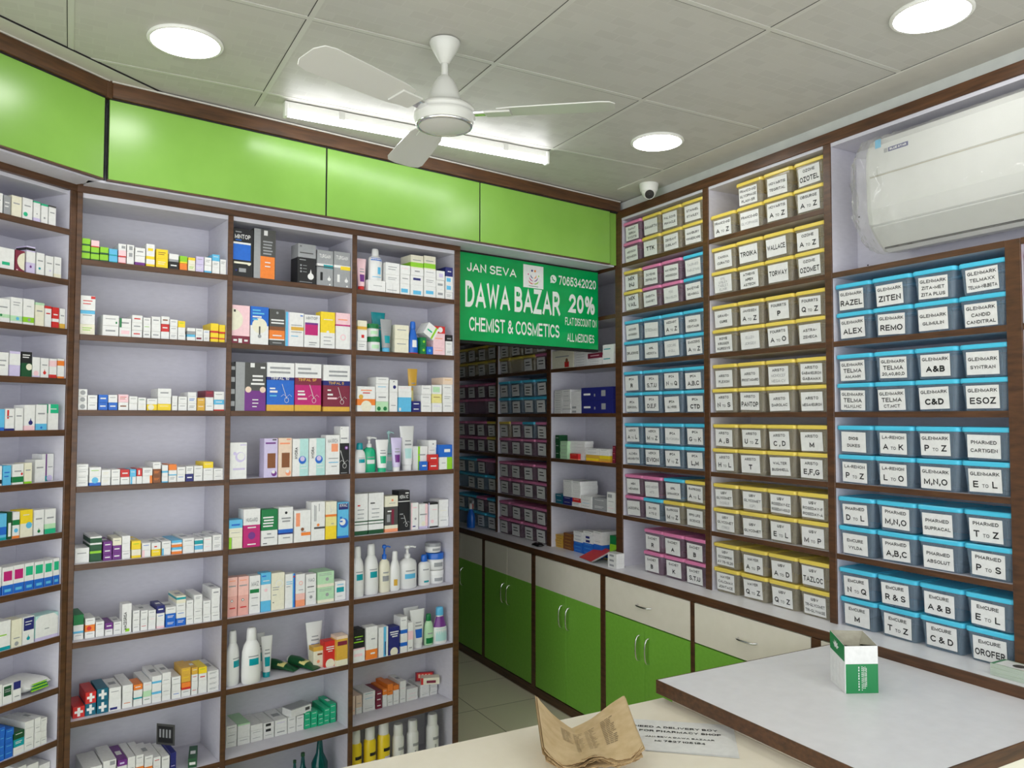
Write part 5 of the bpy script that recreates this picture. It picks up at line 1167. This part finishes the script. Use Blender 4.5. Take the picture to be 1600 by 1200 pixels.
def add_bin(bay, row, lev, col, ncol, spec, rnd):
    lidk, txt = spec[0], spec[2:]
    x0, x1 = RB[bay]; nslot = 4; slot = (x1 - x0) / nslot; w = slot - .004
    if bay == 'G': w = .152; cx = x0 + w / 2 + .004
    else: cx = x0 + slot * (col + .5)
    z = ROWSZ[bay][row] + .0006 + lev * (BH + .0008)
    d = .006 + rnd.uniform(0, .007) + (.030 if (bay in 'DEF' and row == len(ROWSZ[bay]) - 1) else 0) * 0
    cname, lm = LIDN[lidk]
    pos = ('lower', 'upper')[lev]
    lab = '%s-lidded clear bin, %s row, %s from left, %s shelf, %s' % (cname, pos, ORD[col], ORD[row] + (' visible' if bay in 'AB' else ' down') if bay in 'ABDEF' else ORD[row], BNAME[bay])
    t = thing('storage_bin', lab, 'bin', at('R', cx, d, z), -math.pi / 2 + rnd.uniform(-.014, .014), 'lidded bins in the %s' % BNAME[bay])
    kx = (round(w, 4), 'tub' + lidk)
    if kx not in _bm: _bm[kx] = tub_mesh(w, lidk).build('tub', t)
    else:
        o = _bm[kx].copy(); COL.objects.link(o); o.parent = t
    kx = (round(w, 4), lm)
    if kx not in _bm: _bm[kx] = lid_mesh(w, lm).build('lid', t)
    else:
        o = _bm[kx].copy(); COL.objects.link(o); o.parent = t
    if txt == '-': return
    b = MB(); lw, lh = .104, .0735; ox = rnd.uniform(-.009, .0), ; ox = ox[0]; oz = .044 + rnd.uniform(-.003, .003); a = rnd.uniform(-.03, .03)
    if bay in 'AB': lw = .095
    b.T = Matrix.Translation((ox, .0042, oz)) @ Matrix.Rotation(.055, 4, 'X') @ Matrix.Rotation(a, 4, 'Y')
    b.box(-lw / 2, lw / 2, -.0016, -.0012, -lh / 2, lh / 2, MATS['paper'])
    if txt == '#':
        for k in range(rnd.choice((2, 2, 3))): b.box(-.03, .03 - rnd.uniform(0, .02), -.0019, -.0017, .012 - .018 * k, .018 - .018 * k, MATS['ink'])
    else:
        L = txt.split('/'); big = any(q.startswith('*') for q in L)
        if len(L) == 1: zs = [0]
        elif len(L) == 2: zs = [.021, -.012] if big else [.013, -.013]
        elif len(L) == 3: zs = [.022, .0, -.022]
        else: zs = [.024, .008, -.008, -.024]
        for q, zz in zip(L, zs):
            m = MATS['ink']; bold = .016 if len(q) > 4 else .024
            if q[0] == '~': q = q[1:]; m = MATS['inkgrey']; bold = 0
            B = q[0] == '*'; q = q.lstrip('*')
            hh = .021 if B and len(q) <= 9 else (.0155 if B else (.0115 if len(L) > 1 else .014))
            if len(L) > 2: hh = min(hh, .0125 if not B else .0155)
            if B and ' TO ' in q:
                p, r2 = q.split(' TO '); text(b, p, -.030, zz, .03, hh, m, -.0019, bold); text(b, 'TO', 0, zz - hh * .22, .02, hh * .52, m, -.0019, bold * .6); text(b, r2, .030, zz, .03, hh, m, -.0019, bold)
            else: text(b, q, 0, zz, lw * .9, hh, m, -.0019, bold)
    b.build('paper_label', t)
rnd = random.Random(11)
for bay, (k, rows) in BINS.items():
    for row, (up, lo) in enumerate(rows):
        for lev, line in ((1, up), (0, lo)):
            sp = line.split('|')
            for col, q in enumerate(sp):
                if q != '-': add_bin(bay, row, lev, col, len(sp), q, rnd)
# ---------------------------------------------------------------- hanging sign
t = thing('hanging_sign', 'green rectangular shop sign with white lettering hanging over dark passage', 'sign', at('M', 2.103, 3.1 - FR['M'][1], 1.985), PHI)
W, H_ = .908, .42
MATS['signgreen'] = mottled('green_flex_print', srgb(0, 146, 72), srgb(4, 164, 86), (5, 2, 9), 0.22)
b = MB(); b.bevbox(0, W, 0, .012, 0, H_, MATS['signgreen'], .001); b.build('face_panel', t)
b = MB(); b.box(-.002, W + .012, .012, .05, -.012, H_ + .012, MATS['gap']); b.build('backing_box', t)
wh = principled('white_vinyl_lettering', srgb(226, 232, 226), 0.3)[0]
def px2(fx, fz): return fx * W, H_ * (1 - fz)
def sgn(s, fx0, fx1, fz, fh, bold=.02, m=wh):
    b = MB(); x0, x1 = fx0 * W, fx1 * W; v, f, tw, th = glyphs(s, bold); h = fh * H_
    kx = (x1 - x0) / tw; b.add([(x0 + p * kx, -.0012 - dz, H_ * (1 - fz) + (q - th / 2) * h / th) for p, q, dz in v], f, m); return b.build('lettering', t)
sgn('JAN SEVA', .045, .375, .16, .10, .01)
sgn('7065342020', .685, .98, .168, .115, .012)
sgn('DAWA BAZAR', .035, .695, .47, .30, .016)
sgn('20%', .765, .97, .44, .235, .02)
sgn('CHEMIST & COSMETICS', .06, .69, .81, .16, .010)
sgn('FLAT DISCOUNT ON', .735, .985, .67, .098, .008)
sgn('ALL MEDICINES', .75, .965, .87, .105, .008)
b = MB(); x0, x1, z0, z1 = .425 * W, .57 * W, H_ * .69, H_ * .965
b.box(x0, x1, -.0014, -.0006, z0, z1, P_('W')); cx = (x0 + x1) / 2
for sx, col, dx, dz, r in ((-1, 'N', .010, .088, .006), (1, 'O', .010, .088, .006), (-1, 'm', .034, .068, .004), (1, 'L', .034, .064, .004)):
    b.add([(cx + sx * dx + r * math.cos(k * .5236), -.0018, z0 + dz + r * math.sin(k * .5236)) for k in range(12)], [tuple(range(12))], P_(col))
def arc(b, cx, cz, r, a0, a1, wd, m, n=10):
    v = []
    for k in range(n + 1):
        a = math.radians(a0 + (a1 - a0) * k / n); w2 = wd * math.sin(math.pi * (k + .4) / (n + .8))
        v += [(cx + (r - w2) * math.cos(a), -.0018, cz + (r - w2) * math.sin(a)), (cx + (r + w2) * math.cos(a), -.0018, cz + (r + w2) * math.sin(a))]
    b.add(v, [(2 * k, 2 * k + 1, 2 * k + 3, 2 * k + 2) for k in range(n)], m)
for sx, cols in ((-1, 'NmR'), (1, 'OUL')):
    for k, c in enumerate(cols):
        r = .016 + .011 * k; arc(b, cx + sx * .002, z0 + .066 - .004 * k, r, 270 if sx > 0 else 270, 270 + sx * (95 - 18 * k), .0026, P_(c))
for k in range(2): b.box(cx - .03, cx + .03, -.0018, -.0015, z0 + .008 + .016 * k, z0 + .0105 + .016 * k, P_('a' if k == 0 else 'q'))
b.build('emblem_panel', t)
b = MB(); cx, cz, r = .645 * W, H_ * .835, .021
b.add([(cx + r * math.cos(k * .2618), -.0012, cz + r * math.sin(k * .2618)) for k in range(24)], [tuple(range(24))], wh)
b.add([(cx - r * .98, -.0012, cz - r * 1.05), (cx - r * .2, -.0012, cz - r * .9), (cx - r * .9, -.0012, cz - r * .1)], [(0, 1, 2)], wh)
arc(b, cx + .010, cz + .010, .0185, 185, 265, .0034, MATS['signgreen'])
for dx, dz in ((-.0085, .008), (.0075, -.0085)): b.add([(cx + dx + .0042 * math.cos(k * .7854), -.0018, cz + dz + .0042 * math.sin(k * .7854)) for k in range(8)], [tuple(range(8))], MATS['signgreen'])
b.build('phone_icon', t)
# ---------------------------------------------------------------- ceiling lights
DLT = [(.286, 2.571, 'round ceiling downlight at upper left above slanted shelving'), (2.114, 2.558, 'round ceiling downlight in front of the dome camera'),
       (2.118, 1.355, 'round ceiling downlight at top right of the photo'), (.30, 1.20, None), (.30, -.15, None), (2.1, .1, None), (-1.4, 1.2, None), (-1.4, -.4, None), (.3, -1.5, None), (2.0, -1.3, None)]  # entries without a label are unseen lamps, added to light the room
for i, (x, y, lab) in enumerate(DLT):
    t = thing('downlight', lab or 'round ceiling downlight out of view, added to light the room', 'ceiling light', (x, y, CEIL), 0, 'round downlights in the ceiling')
    b = MB(); b.lathe([(.108, .004), (.110, -.002), (.106, -.006), (.099, -.005)], MATS['whiteplastic'], 48, caps=False); b.build('rim', t)
    b = MB(); b.lathe([(.0995, -.0045), (.05, -.0052), (.001, -.0054)], MATS['lamp'], 48, caps=False); b.build('diffuser', t)
t = thing('tube_light', 'white batten tube light on the ceiling behind the fan', 'tube light', (1.218, 2.888, CEIL), 0)
b = MB(); b.bevbox(-.56, .56, -.012, .016, -.030, .001, MATS['whiteplastic'], .003)
for x in (-.35, .35): b.box(x - .012, x + .012, -.015, .019, -.033, 0, MATS['fanwhite'])
b.build('batten', t)
b = MB(); b.tube([(-.552, -.004, -.043), (-.3, -.004, -.043), (0, -.004, -.043), (.3, -.004, -.043), (.552, -.004, -.043)], .0125, MATS['tube'], 14); b.build('tube', t)
b = MB()
for x in (-.556, .556): b.bevbox(x - .006, x + .006, -.019, .011, -.058, -.002, MATS['whiteplastic'], .002)
b.build('end_cap', t)
# ---------------------------------------------------------------- ceiling fan
t = thing('ceiling_fan', 'white ceiling fan with chrome-ringed hub in front of tube light', 'fan', (.978, 2.183, CEIL), 0)
b = MB(); b.lathe([(.046, 0), (.047, -.004), (.040, -.022), (.027, -.045), (.017, -.062), (.0125, -.068)], MATS['fanwhite'], 32); b.build('canopy', t)
b = MB(); b.lathe([(.0105, -.06), (.0105, -.115)], MATS['fanwhite'], 16); b.build('downrod', t)
b = MB(); b.lathe([(.012, -.105), (.022, -.112), (.032, -.128), (.042, -.150), (.048, -.172), (.052, -.190), (.060, -.198)], MATS['fanwhite'], 32, caps=False); b.build('motor_cover', t)
b = MB(); b.lathe([(.058, -.196), (.082, -.202), (.091, -.210), (.093, -.218), (.088, -.222), (.093, -.226), (.094, -.238), (.089, -.243), (.090, -.250), (.085, -.257)], MATS['fanwhite'], 40, caps=False); b.build('motor_housing', t)
b = MB(); b.lathe([(.084, -.254), (.087, -.258), (.084, -.264), (.078, -.264), (.077, -.259)], MATS['chrome'], 40, caps=False); b.build('trim_ring', t)
b = MB(); b.lathe([(.079, -.262), (.06, -.266), (.03, -.269), (.001, -.270)], MATS['fanwhite'], 40, caps=False); b.build('bottom_cover', t)
for k, deg in enumerate((-37, 83, 203)):
    b = MB(); b.T = Matrix.Rotation(math.radians(deg), 4, 'Z') @ Matrix.Translation((0, 0, -.225)) @ Matrix.Rotation(math.radians(9), 4, 'X')
    pts = [(.165, .046), (.2, .055), (.35, .062), (.47, .066), (.50, .058), (.515, .03)]
    up = [(x, y, .003) for x, y in pts] + [(x, -y * .95, .003) for x, y in reversed(pts)]
    b.loft([[(x, y, -.0015) for x, y, z in up], [(x, y, .0015) for x, y, z in up]], MATS['fanwhite']); bl = b.build('blade', t)
    b = MB(); b.T = Matrix.Rotation(math.radians(deg), 4, 'Z') @ Matrix.Translation((0, 0, -.225)) @ Matrix.Rotation(math.radians(9), 4, 'X')
    b.bevbox(.085, .135, -.016, .016, -.007, .003, MATS['chrome'], .002); b.bevbox(.125, .205, -.034, .034, -.008, -.0016, MATS['fanwhite'], .002); b.build('blade_bracket', bl)
# ---------------------------------------------------------------- dome camera
t = thing('dome_camera', 'white dome security camera on the ceiling above corner bins', 'camera', (2.462, 3.045, CEIL - .001), math.radians(180))
b = MB(); b.lathe([(.046, 0), (.047, -.006), (.043, -.03), (.040, -.038)], MATS['whiteplastic'], 32); b.build('base', t)
b = MB(); b.lathe([(.037, -.036)] + [(.036 * math.cos(a * .1571), -.040 - .032 * math.sin(a * .1571)) for a in range(10)] + [(.0005, -.072)], MATS['whiteplastic'], 32); b.build('dome', t)
b = MB(); v = Vector((.50, .76, -.50)).normalized(); q = v.to_track_quat('Z', 'Y').to_matrix().to_4x4()
b.T = Matrix.Translation(Vector((0, 0, -.042)) + v * .024) @ q
b.lathe([(.025, 0), (.025, .013), (.0235, .0145), (.0225, .013)], MATS['whiteplastic'], 28, caps=False); b.lathe([(.0225, .0130), (.012, .0138), (.0005, .014)], MATS['black'], 28, caps=False); b.build('lens', t)
# ---------------------------------------------------------------- air conditioner in the wall niche
t = thing('air_conditioner', 'white split air conditioner still wrapped in clear film in niche', 'air conditioner', at('R', -1.85, .148, 2.205), -math.pi / 2)
MATS['acwhite'] = principled('ac_white_plastic', srgb(204, 205, 203), 0.3)[0]
prof = [(0, .03), (-.05, .012), (-.105, .008), (-.155, .052), (-.188, .098), (-.197, .15), (-.200, .28), (-.198, .36), (-.180, .398), (-.10, .412), (0, .412)]
b = MB()
rings = []
for x, k in ((0, .90), (.012, .97), (.03, 1.0), (.83, 1.0), (.848, .97), (.86, .90)): rings.append([(x, -.001 + y * k, .215 + (z - .215) * k) for y, z in prof])
b.loft(rings, MATS['acwhite']); b.build('body', t)
b = MB(); b.add([(.03, -.2012, .262), (.83, -.2012, .262), (.83, -.2012, .267), (.03, -.2012, .267)], [(0, 1, 2, 3)], MATS['boardgrey'])
b.bevbox(.025, .835, -.2025, -.199, .268, .372, MATS['acwhite'], .001); b.build('front_panel', t)
b = MB(); b.T = Matrix.Translation((0, -.1515, .0485)) @ Matrix.Rotation(math.radians(42.7), 4, 'X'); b.bevbox(.03, .83, -.006, .002, -.030, .056, MATS['acwhite'], .001); b.box(.035, .825, -.0065, .003, -.0375, -.0315, MATS['gap']); b.build('louver', t)
b = MB(); b.box(.105, .18, -.2034, -.2026, .338, .353, MATS['badge'] if 'badge' in MATS else P_('N')); text(b, 'BLUE STAR', .1425, .3455, .066, .0075, P_('W'), -.2038, .02); b.box(.088, .102, -.2034, -.2026, .338, .353, P_('A')); b.build('badge', t)
b = MB(); b.box(.055, .077, -.2038, -.2028, .362, .392, P_('S')); b.build('tape', t)
b = MB(); n1, n2 = 60, 26; rr = random.Random(3); v = []
for i in range(n1 + 1):
    x = -.06 + .95 * (i / n1) ** 1.5
    for j in range(n2 + 1):
        q = j / n2; k = min(len(prof) - 2, int(q * 8)); f = q * 8 - k; pj = prof[1:]
        a, c = pj[min(k, len(pj) - 1)], pj[min(k + 1, len(pj) - 1)]
        y = a[0] + (c[0] - a[0]) * f; z = a[1] + (c[1] - a[1]) * f
        off = .008 + (.020 * rr.random() if x < .13 else .003 * rr.random())
        sq = 1 if x > 0 else .80 + .20 * (1 + x / .06)
        v.append((x + .01 * (rr.random() - .5), y * sq * 1.03 - off, .215 + (z - .215) * sq * 1.02 + .004 * (rr.random() - .5)))
b.add(v, [(i * (n2 + 1) + j, (i + 1) * (n2 + 1) + j, (i + 1) * (n2 + 1) + j + 1, i * (n2 + 1) + j + 1) for i in range(n1) for j in range(1, n2)], MATS['film'], True); b.build('plastic_wrap', t)
# ---------------------------------------------------------------- counters in the foreground
t = thing('service_counter', 'ivory topped service counter in the foreground under brown newsprint', 'counter', (0, 0, 0))
b = MB(); b.bevbox(.15, 1.626, .35, 1.957, .722, .752, MATS['creamtop'], .002); b.build('top', t)
b = MB(); b.box(.17, 1.61, .40, 1.93, 0, .722, MATS['grass']); b.build('body', t)
t = thing('side_table', 'green-based table with pale lilac top and walnut edges beside the ivory counter', 'table', (0, 0, 0))
b = MB(); b.box(1.592, 2.3965, 1.139, 1.941, .782, .8155, MATS['shelfwhite']); b.build('top', t)
b = MB(); b.bevbox(1.588, 1.592, 1.135, 1.945, .7755, .816, MATS['wood_h'], .001); b.bevbox(1.592, 2.3965, 1.941, 1.945, .7755, .816, MATS['wood_h'], .001); b.bevbox(1.592, 2.3965, 1.135, 1.139, .7755, .816, MATS['wood_h'], .001); b.build('edge_band', t)
b = MB(); b.box(1.632, 2.365, 1.152, 1.92, 0, .782, MATS['creamtop']); b.build('base', t)
b = MB(); b.bevbox(1.632, 2.365, 1.140, 1.152, .02, .774, MATS['cream'], .001); b.build('apron_frame', t)
b = MB(); b.bevbox(1.67, 2.335, 1.1345, 1.1398, .05, .742, MATS['grass'], .001); b.build('apron_panel', t)
# open green and white carton on the table
t = thing('open_carton', 'open-topped green and white carton standing on the lilac table', 'carton', (0, 0, .816))
P4 = [Vector((1.992, 1.58)), Vector((2.081, 1.537)), Vector((2.140, 1.632)), Vector((2.053, 1.681))]
tops = [.136, .136, .150, .152]; lean = [(0, 0), (0, 0), (0, 0), (0, 0)]
b = MB(); bt = [(p.x, p.y, 0) for p in P4]; tp = [(p.x + l[0], p.y + l[1], h) for p, l, h in zip(P4, lean, tops)]
ctr = sum(P4, Vector((0, 0))) / 4
def inn(p): v = Vector((p[0], p[1])); v = v + (ctr - v).normalized() * .0012; return (v.x, v.y, p[2])
def wall(i, j, f0, f1, m, e=0.0, xf=(0, 1)):
    A, B, C_, D_ = Vector(bt[i]), Vector(bt[j]), Vector(tp[j]), Vector(tp[i]); nrm = (B - A).cross(D_ - A).normalized() * e
    def P(u, w): return tuple(A.lerp(B, u).lerp(D_.lerp(C_, u), w) + nrm)
    b.add([P(xf[0], f0), P(xf[1], f0), P(xf[1], f1), P(xf[0], f1)], [(0, 1, 2, 3)], m)
    return P
for i, j in ((0, 1), (1, 2), (2, 3), (3, 0)):
    wall(i, j, 0, 1, P_('W'))
    b.add([inn(bt[j]), inn(bt[i]), inn(tp[i]), inn(tp[j])], [(0, 1, 2, 3)], MATS['boardgrey']); b.add([tp[i], tp[j], inn(tp[j]), inn(tp[i])], [(0, 1, 2, 3)], P_('W'))
b.add(bt, [(3, 2, 1, 0)], MATS['boardgrey']); MATS['cartongreen'] = principled('carton_green_ink', srgb(20, 128, 70), .4)[0]
wall(0, 1, 0, .62, MATS['cartongreen'], .0003, (.02, 1)); wall(3, 0, .66, 1, MATS['cartongreen'], .0003, (0, .97)); wall(1, 2, 0, .62, MATS['cartongreen'], .0003)
for k, (u, f0, f1) in enumerate(((.40, .06, .58), (.50, .06, .59), (.545, .1, .57), (.59, .1, .58), (.63, .14, .55))):
    n = 13 if k else 9
    for q in range(n):
        a = f0 + (f1 - f0) * q / n; wall(0, 1, a, a + (f1 - f0) / n * (.72 if q % 3 else .5), P_('W'), .0006, (u, u + (.022 if k else .03)))
for k in range(3): wall(3, 0, .05, .55, P_('A' if k < 2 else 'J'), .0005, (.2 + .22 * k, .205 + .22 * k))
cq = wall(3, 0, .70, .71, MATS['cartongreen'], .0004, (.3, .31))
for k in range(7):
    a = math.radians(90 + (k - 3) * 34); c0 = (.42, .83); dx, dz = math.cos(a), math.sin(a); L = .22 if abs(k - 3) < 3 else .12
    A, B, C_, D_ = Vector(bt[3]), Vector(bt[0]), Vector(tp[0]), Vector(tp[3]); nrm = (B - A).cross(D_ - A).normalized() * .0007
    P = lambda u, w: tuple(A.lerp(B, u).lerp(D_.lerp(C_, u), w) + nrm)
    b.add([P(c0[0], c0[1] - .03), P(c0[0] + dx * L * .5 - dz * .04, c0[1] - .03 + (dz * L * .5 + dx * .04) * .6), P(c0[0] + dx * L, c0[1] - .03 + dz * L * .6), P(c0[0] + dx * L * .5 + dz * .04, c0[1] - .03 + (dz * L * .5 - dx * .04) * .6)], [(0, 1, 2, 3)], P_('W'))
b.build('shell', t)
b = MB(); b.add([tp[2], tp[3], (2.052, 1.640, .118), (2.098, 1.610, .112)], [(0, 1, 2, 3)], MATS['boardgrey']); b.add([tp[1], tp[2], (2.100, 1.612, .120)], [(0, 1, 2)], MATS['boardgrey']); b.build('inner_flap', t)
# delivery notice: two sheets
def sheet(name, label, cx, cy, z, rz, lines, dz=0):
    b = MB(); b.T = Matrix.Translation((cx, cy, z)) @ Matrix.Rotation(rz, 4, 'Z') @ Matrix.Rotation(math.radians(-90), 4, 'X')
    n = 8; v = []
    for i in range(n + 1):
        for j in (0, 1): v.append((-.1485 + .297 * i / n, -.0004 - dz * (i / n) ** 3, -.105 + .21 * j))
    b.add(v, [(2 * i, 2 * i + 2, 2 * i + 3, 2 * i + 1) for i in range(n)], MATS['paper'])
    b.add([(x, y + .0003, z_) for x, y, z_ in v], [(2 * i + 1, 2 * i + 3, 2 * i + 2, 2 * i) for i in range(n)], MATS['paper'])
    for s, x, zz, w_, h_ in lines: text(b, s, x, zz, w_, h_, MATS['ink'], -.0008, .02)
    return tag(b.build(name), label, 'paper')
sheet('paper_sheet', 'plain white paper sheet under the delivery boy notice', 1.462, 1.692, .7530, math.radians(-40.5), [])
sheet('notice_sheet', 'printed white notice seeking a delivery boy, partly under brown newsprint', 1.458, 1.700, .7542, math.radians(-39), [('NEED A DELIVERY BOY', .0, .055, .25, .0135), ('FOR PHARMACY SHOP', .01, .026, .22, .0135), ('JAN SEVA DAWA BAZAAR', .008, -.013, .21, .0095), ('M: 7827105164', .008, -.040, .17, .0125)])
# bundle of old newsprint, bent into a trough
t = thing('newsprint_bundle', 'bent bundle of old brown newsprint lying on the ivory counter', 'paper bundle', (1.170, 1.712, .7530), math.radians(-27))
BNX = 22; rr = random.Random(5)
def prof_z(x, k, f):
    q = x + .022; a = -q / .100 if q < 0 else q / .144; amp = .045 + .045 * f
    return .0022 * k + amp * (a ** 1.15 if q > 0 else a ** 1.25 * 1.02) + .002 * math.sin(x * 60 + k)
for k in range(11):
    b = MB(); v = []; n2 = 8; sc = 1 - .012 * abs(k - 8); dx, dy = rr.uniform(-.004, .004), rr.uniform(-.006, .006)
    for i in range(BNX + 1):
        x = (-.122 + .244 * i / BNX) * sc
        for j in range(n2 + 1):
            yy = -.125 + .25 * j / n2; edge = (j == 0) * (.012 * rr.random() - .004 + .012 * math.cos(x * 30))
            wave = .012 * (1 - j / n2) ** 2 * math.cos(x * 42) * (1 if k > 3 else .3)
            v.append((x + dx, yy + dy + edge, max(.0006 + .0005 * k, prof_z(x, k, j / n2) + wave + .010 * (1 - j / n2) ** 2)))
    fs = [(i * (n2 + 1) + j, (i + 1) * (n2 + 1) + j, (i + 1) * (n2 + 1) + j + 1, i * (n2 + 1) + j + 1) for i in range(BNX) for j in range(n2)]
    b.add(v, fs, MATS['kraft'], True); o = len(b.v)
    low = [(x, y, z - .0012) for x, y, z in v]; b.add(low, [tuple(reversed(f)) for f in fs], MATS['kraft'], True)
    ids = [i * (n2 + 1) for i in range(BNX + 1)]
    b.add([v[i] for i in ids] + [low[i] for i in ids], [(BNX + 1 + i, BNX + 2 + i, i + 1, i) for i in range(BNX)], MATS['kraftedge'])
    if k == 10:
        def S_(x, y):
            fx = (x / sc + .122) / .244 * BNX; fy = (y + .125) / .25 * n2; i, j = int(max(0, min(BNX - 1, fx))), int(max(0, min(n2 - 1, fy))); p, q = fx - i, fy - j
            A, B, C_, D_ = [Vector(v[m]) for m in (i * (n2 + 1) + j, (i + 1) * (n2 + 1) + j, (i + 1) * (n2 + 1) + j + 1, i * (n2 + 1) + j + 1)]
            return tuple(A.lerp(B, p).lerp(D_.lerp(C_, p), q) + Vector((0, 0, .0012)))
        for c, (x0, x1) in enumerate(((-.060, -.032), (-.028, -.002), (.002, .030), (.044, .078))):
            for r_ in range(15 if c else 9):
                y = .072 - .0085 * r_; xe = x1 - rr.uniform(0, .01) if r_ % 4 else x1
                m = max(1, int((xe - x0) / .009))
                for s_ in range(m):
                    a_, c_ = x0 + (xe - x0) * s_ / m, x0 + (xe - x0) * (s_ + .82) / m; hh = .0034 if c == 3 else .0022
                    b.add([S_(a_, y), S_(c_, y), S_(c_, y + hh), S_(a_, y + hh)], [(0, 1, 2, 3)], MATS['printbrown'])
    b.build('sheet', t)
# bits on the worktop
MATS['padgreen'] = mottled('pale_green_paper', srgb(176, 190, 172), srgb(186, 198, 182), (30, 30, 300), .6)
def pad(s, d, n, w, D, top, label):
    for k in range(n):
        b = MB(); b.box(-w / 2, w / 2, 0, D, 0, .011, MATS['padgreen'])
        if k == n - 1: b.add([(-w * .42, D * .1, .0113), (w * .42, D * .1, .0113), (w * .42, D * .9, .0113), (-w * .42, D * .9, .0113)], [(0, 1, 2, 3)], P_('W')); b.lathe([(.018, .0116), (.0, .0117)], P_('a'), 16, 0, D * .5, caps=False); b.box(-w * .5, -w * .42, 0, D, .011, .0114, P_('G'))
        for q in range(3): b.box(-w / 2 - .0001, w / 2 + .0001, -.0002, D, .003 + .003 * q, .0034 + .003 * q, P_('A'))
        o = b.build('receipt_pad', None, at('R', s + .002 * (k % 2), d, ZC + .0008 + .0115 * k), -math.pi / 2 + .05 * (k % 2)); tag(o, label % ('bottom', 'middle', 'top')[k], 'pad', 'pale green pads on the worktop')
pad(-1.352, -.085, 3, .13, .075, True, 'pale green pad, %s of the small stack at worktop right end')
t = thing('spray_bottle', 'blue trigger spray bottle standing in the dark far bay', 'bottle', at('R', -5.02, -.055, ZC + .0006), -math.pi / 2)
b = MB(); b.lathe([(.034, 0), (.036, .01), (.036, .075), (.026, .105), (.012, .13)], gloss('B'), 24, sy=.75); b.build('body', t)
b = MB(); b.lathe([(.013, .128), (.013, .155), (.008, .157), (.008, .17)], gloss('W'), 16); b.bevbox(-.012, .035, -.009, .009, .168, .188, gloss('A'), .002); b.tube([(.024, 0, .168), (.030, 0, .150), (.026, 0, .132)], .003, gloss('R'), 6); b.build('trigger', t)
b = MB(); rings = [[(r_ * math.cos(i * .3927) * 1.5, r_ * math.sin(i * .3927), z_ + .003 * math.sin(i * 1.7)) for i in range(16)] for r_, z_ in ((.03, .0032), (.034, .008), (.02, .016), (.004, .018))]
b.loft(rings, MATS['black'], True); tag(b.build('face_mask', None, at('R', -4.115, -.052, ZC), -math.pi / 2), 'small crumpled black cloth on the worktop before the dark bins', 'cloth')
t = thing('leaflet', 'curled red leaflet with yellow pictures lying on worktop by open bay', 'leaflet', at('R', -3.55, -.02, ZC + .001), -math.pi / 2 - .15)
def curl(b, x0, x1, m, e, y0=-.055, y1=.07, tilt=.42):
    n = 12; v = []
    for i in range(n + 1):
        x = x0 + (x1 - x0) * i / n; lift = .0 if x < .03 else ((x - .03) ** 2) * 3.2
        for y in (y0, y1): v.append((x, y, .002 + (y - y0) * tilt + lift + e))
    b.add(v, [(2 * i, 2 * i + 2, 2 * i + 3, 2 * i + 1) for i in range(n)], m, True); b.add([(x, y, z - .0006) for x, y, z in v], [(2 * i + 1, 2 * i + 3, 2 * i + 2, 2 * i) for i in range(n)], P_('W'), True)
b = MB(); curl(b, -.11, .04, P_('R'), 0); curl(b, .04, .12, P_('W'), 0)
for k in range(6): curl(b, -.095 + .022 * k, -.078 + .022 * k, P_('Y'), .0005, .048, .06)
for k in range(4): curl(b, -.09 + .03 * k, -.067 + .03 * k, P_('Z'), .0005, -.03 + .006 * (k % 2), .02)
b.build('sheet', t)
b = MB(); b.loft([[(.022 * s * math.cos(i * .5236), .02 * s * math.sin(i * .5236), z + .004 * math.sin(i * 2.1)) for i in range(12)] for s, z in ((.9, .0045), (1.05, .02), (.8, .045), (.35, .066))], P_('C'), True)
tag(b.build('pouch', None, at('R', -3.215, .09, ZC), -math.pi / 2), 'small pale pouch on the worktop beside pink-lidded bins', 'pouch')
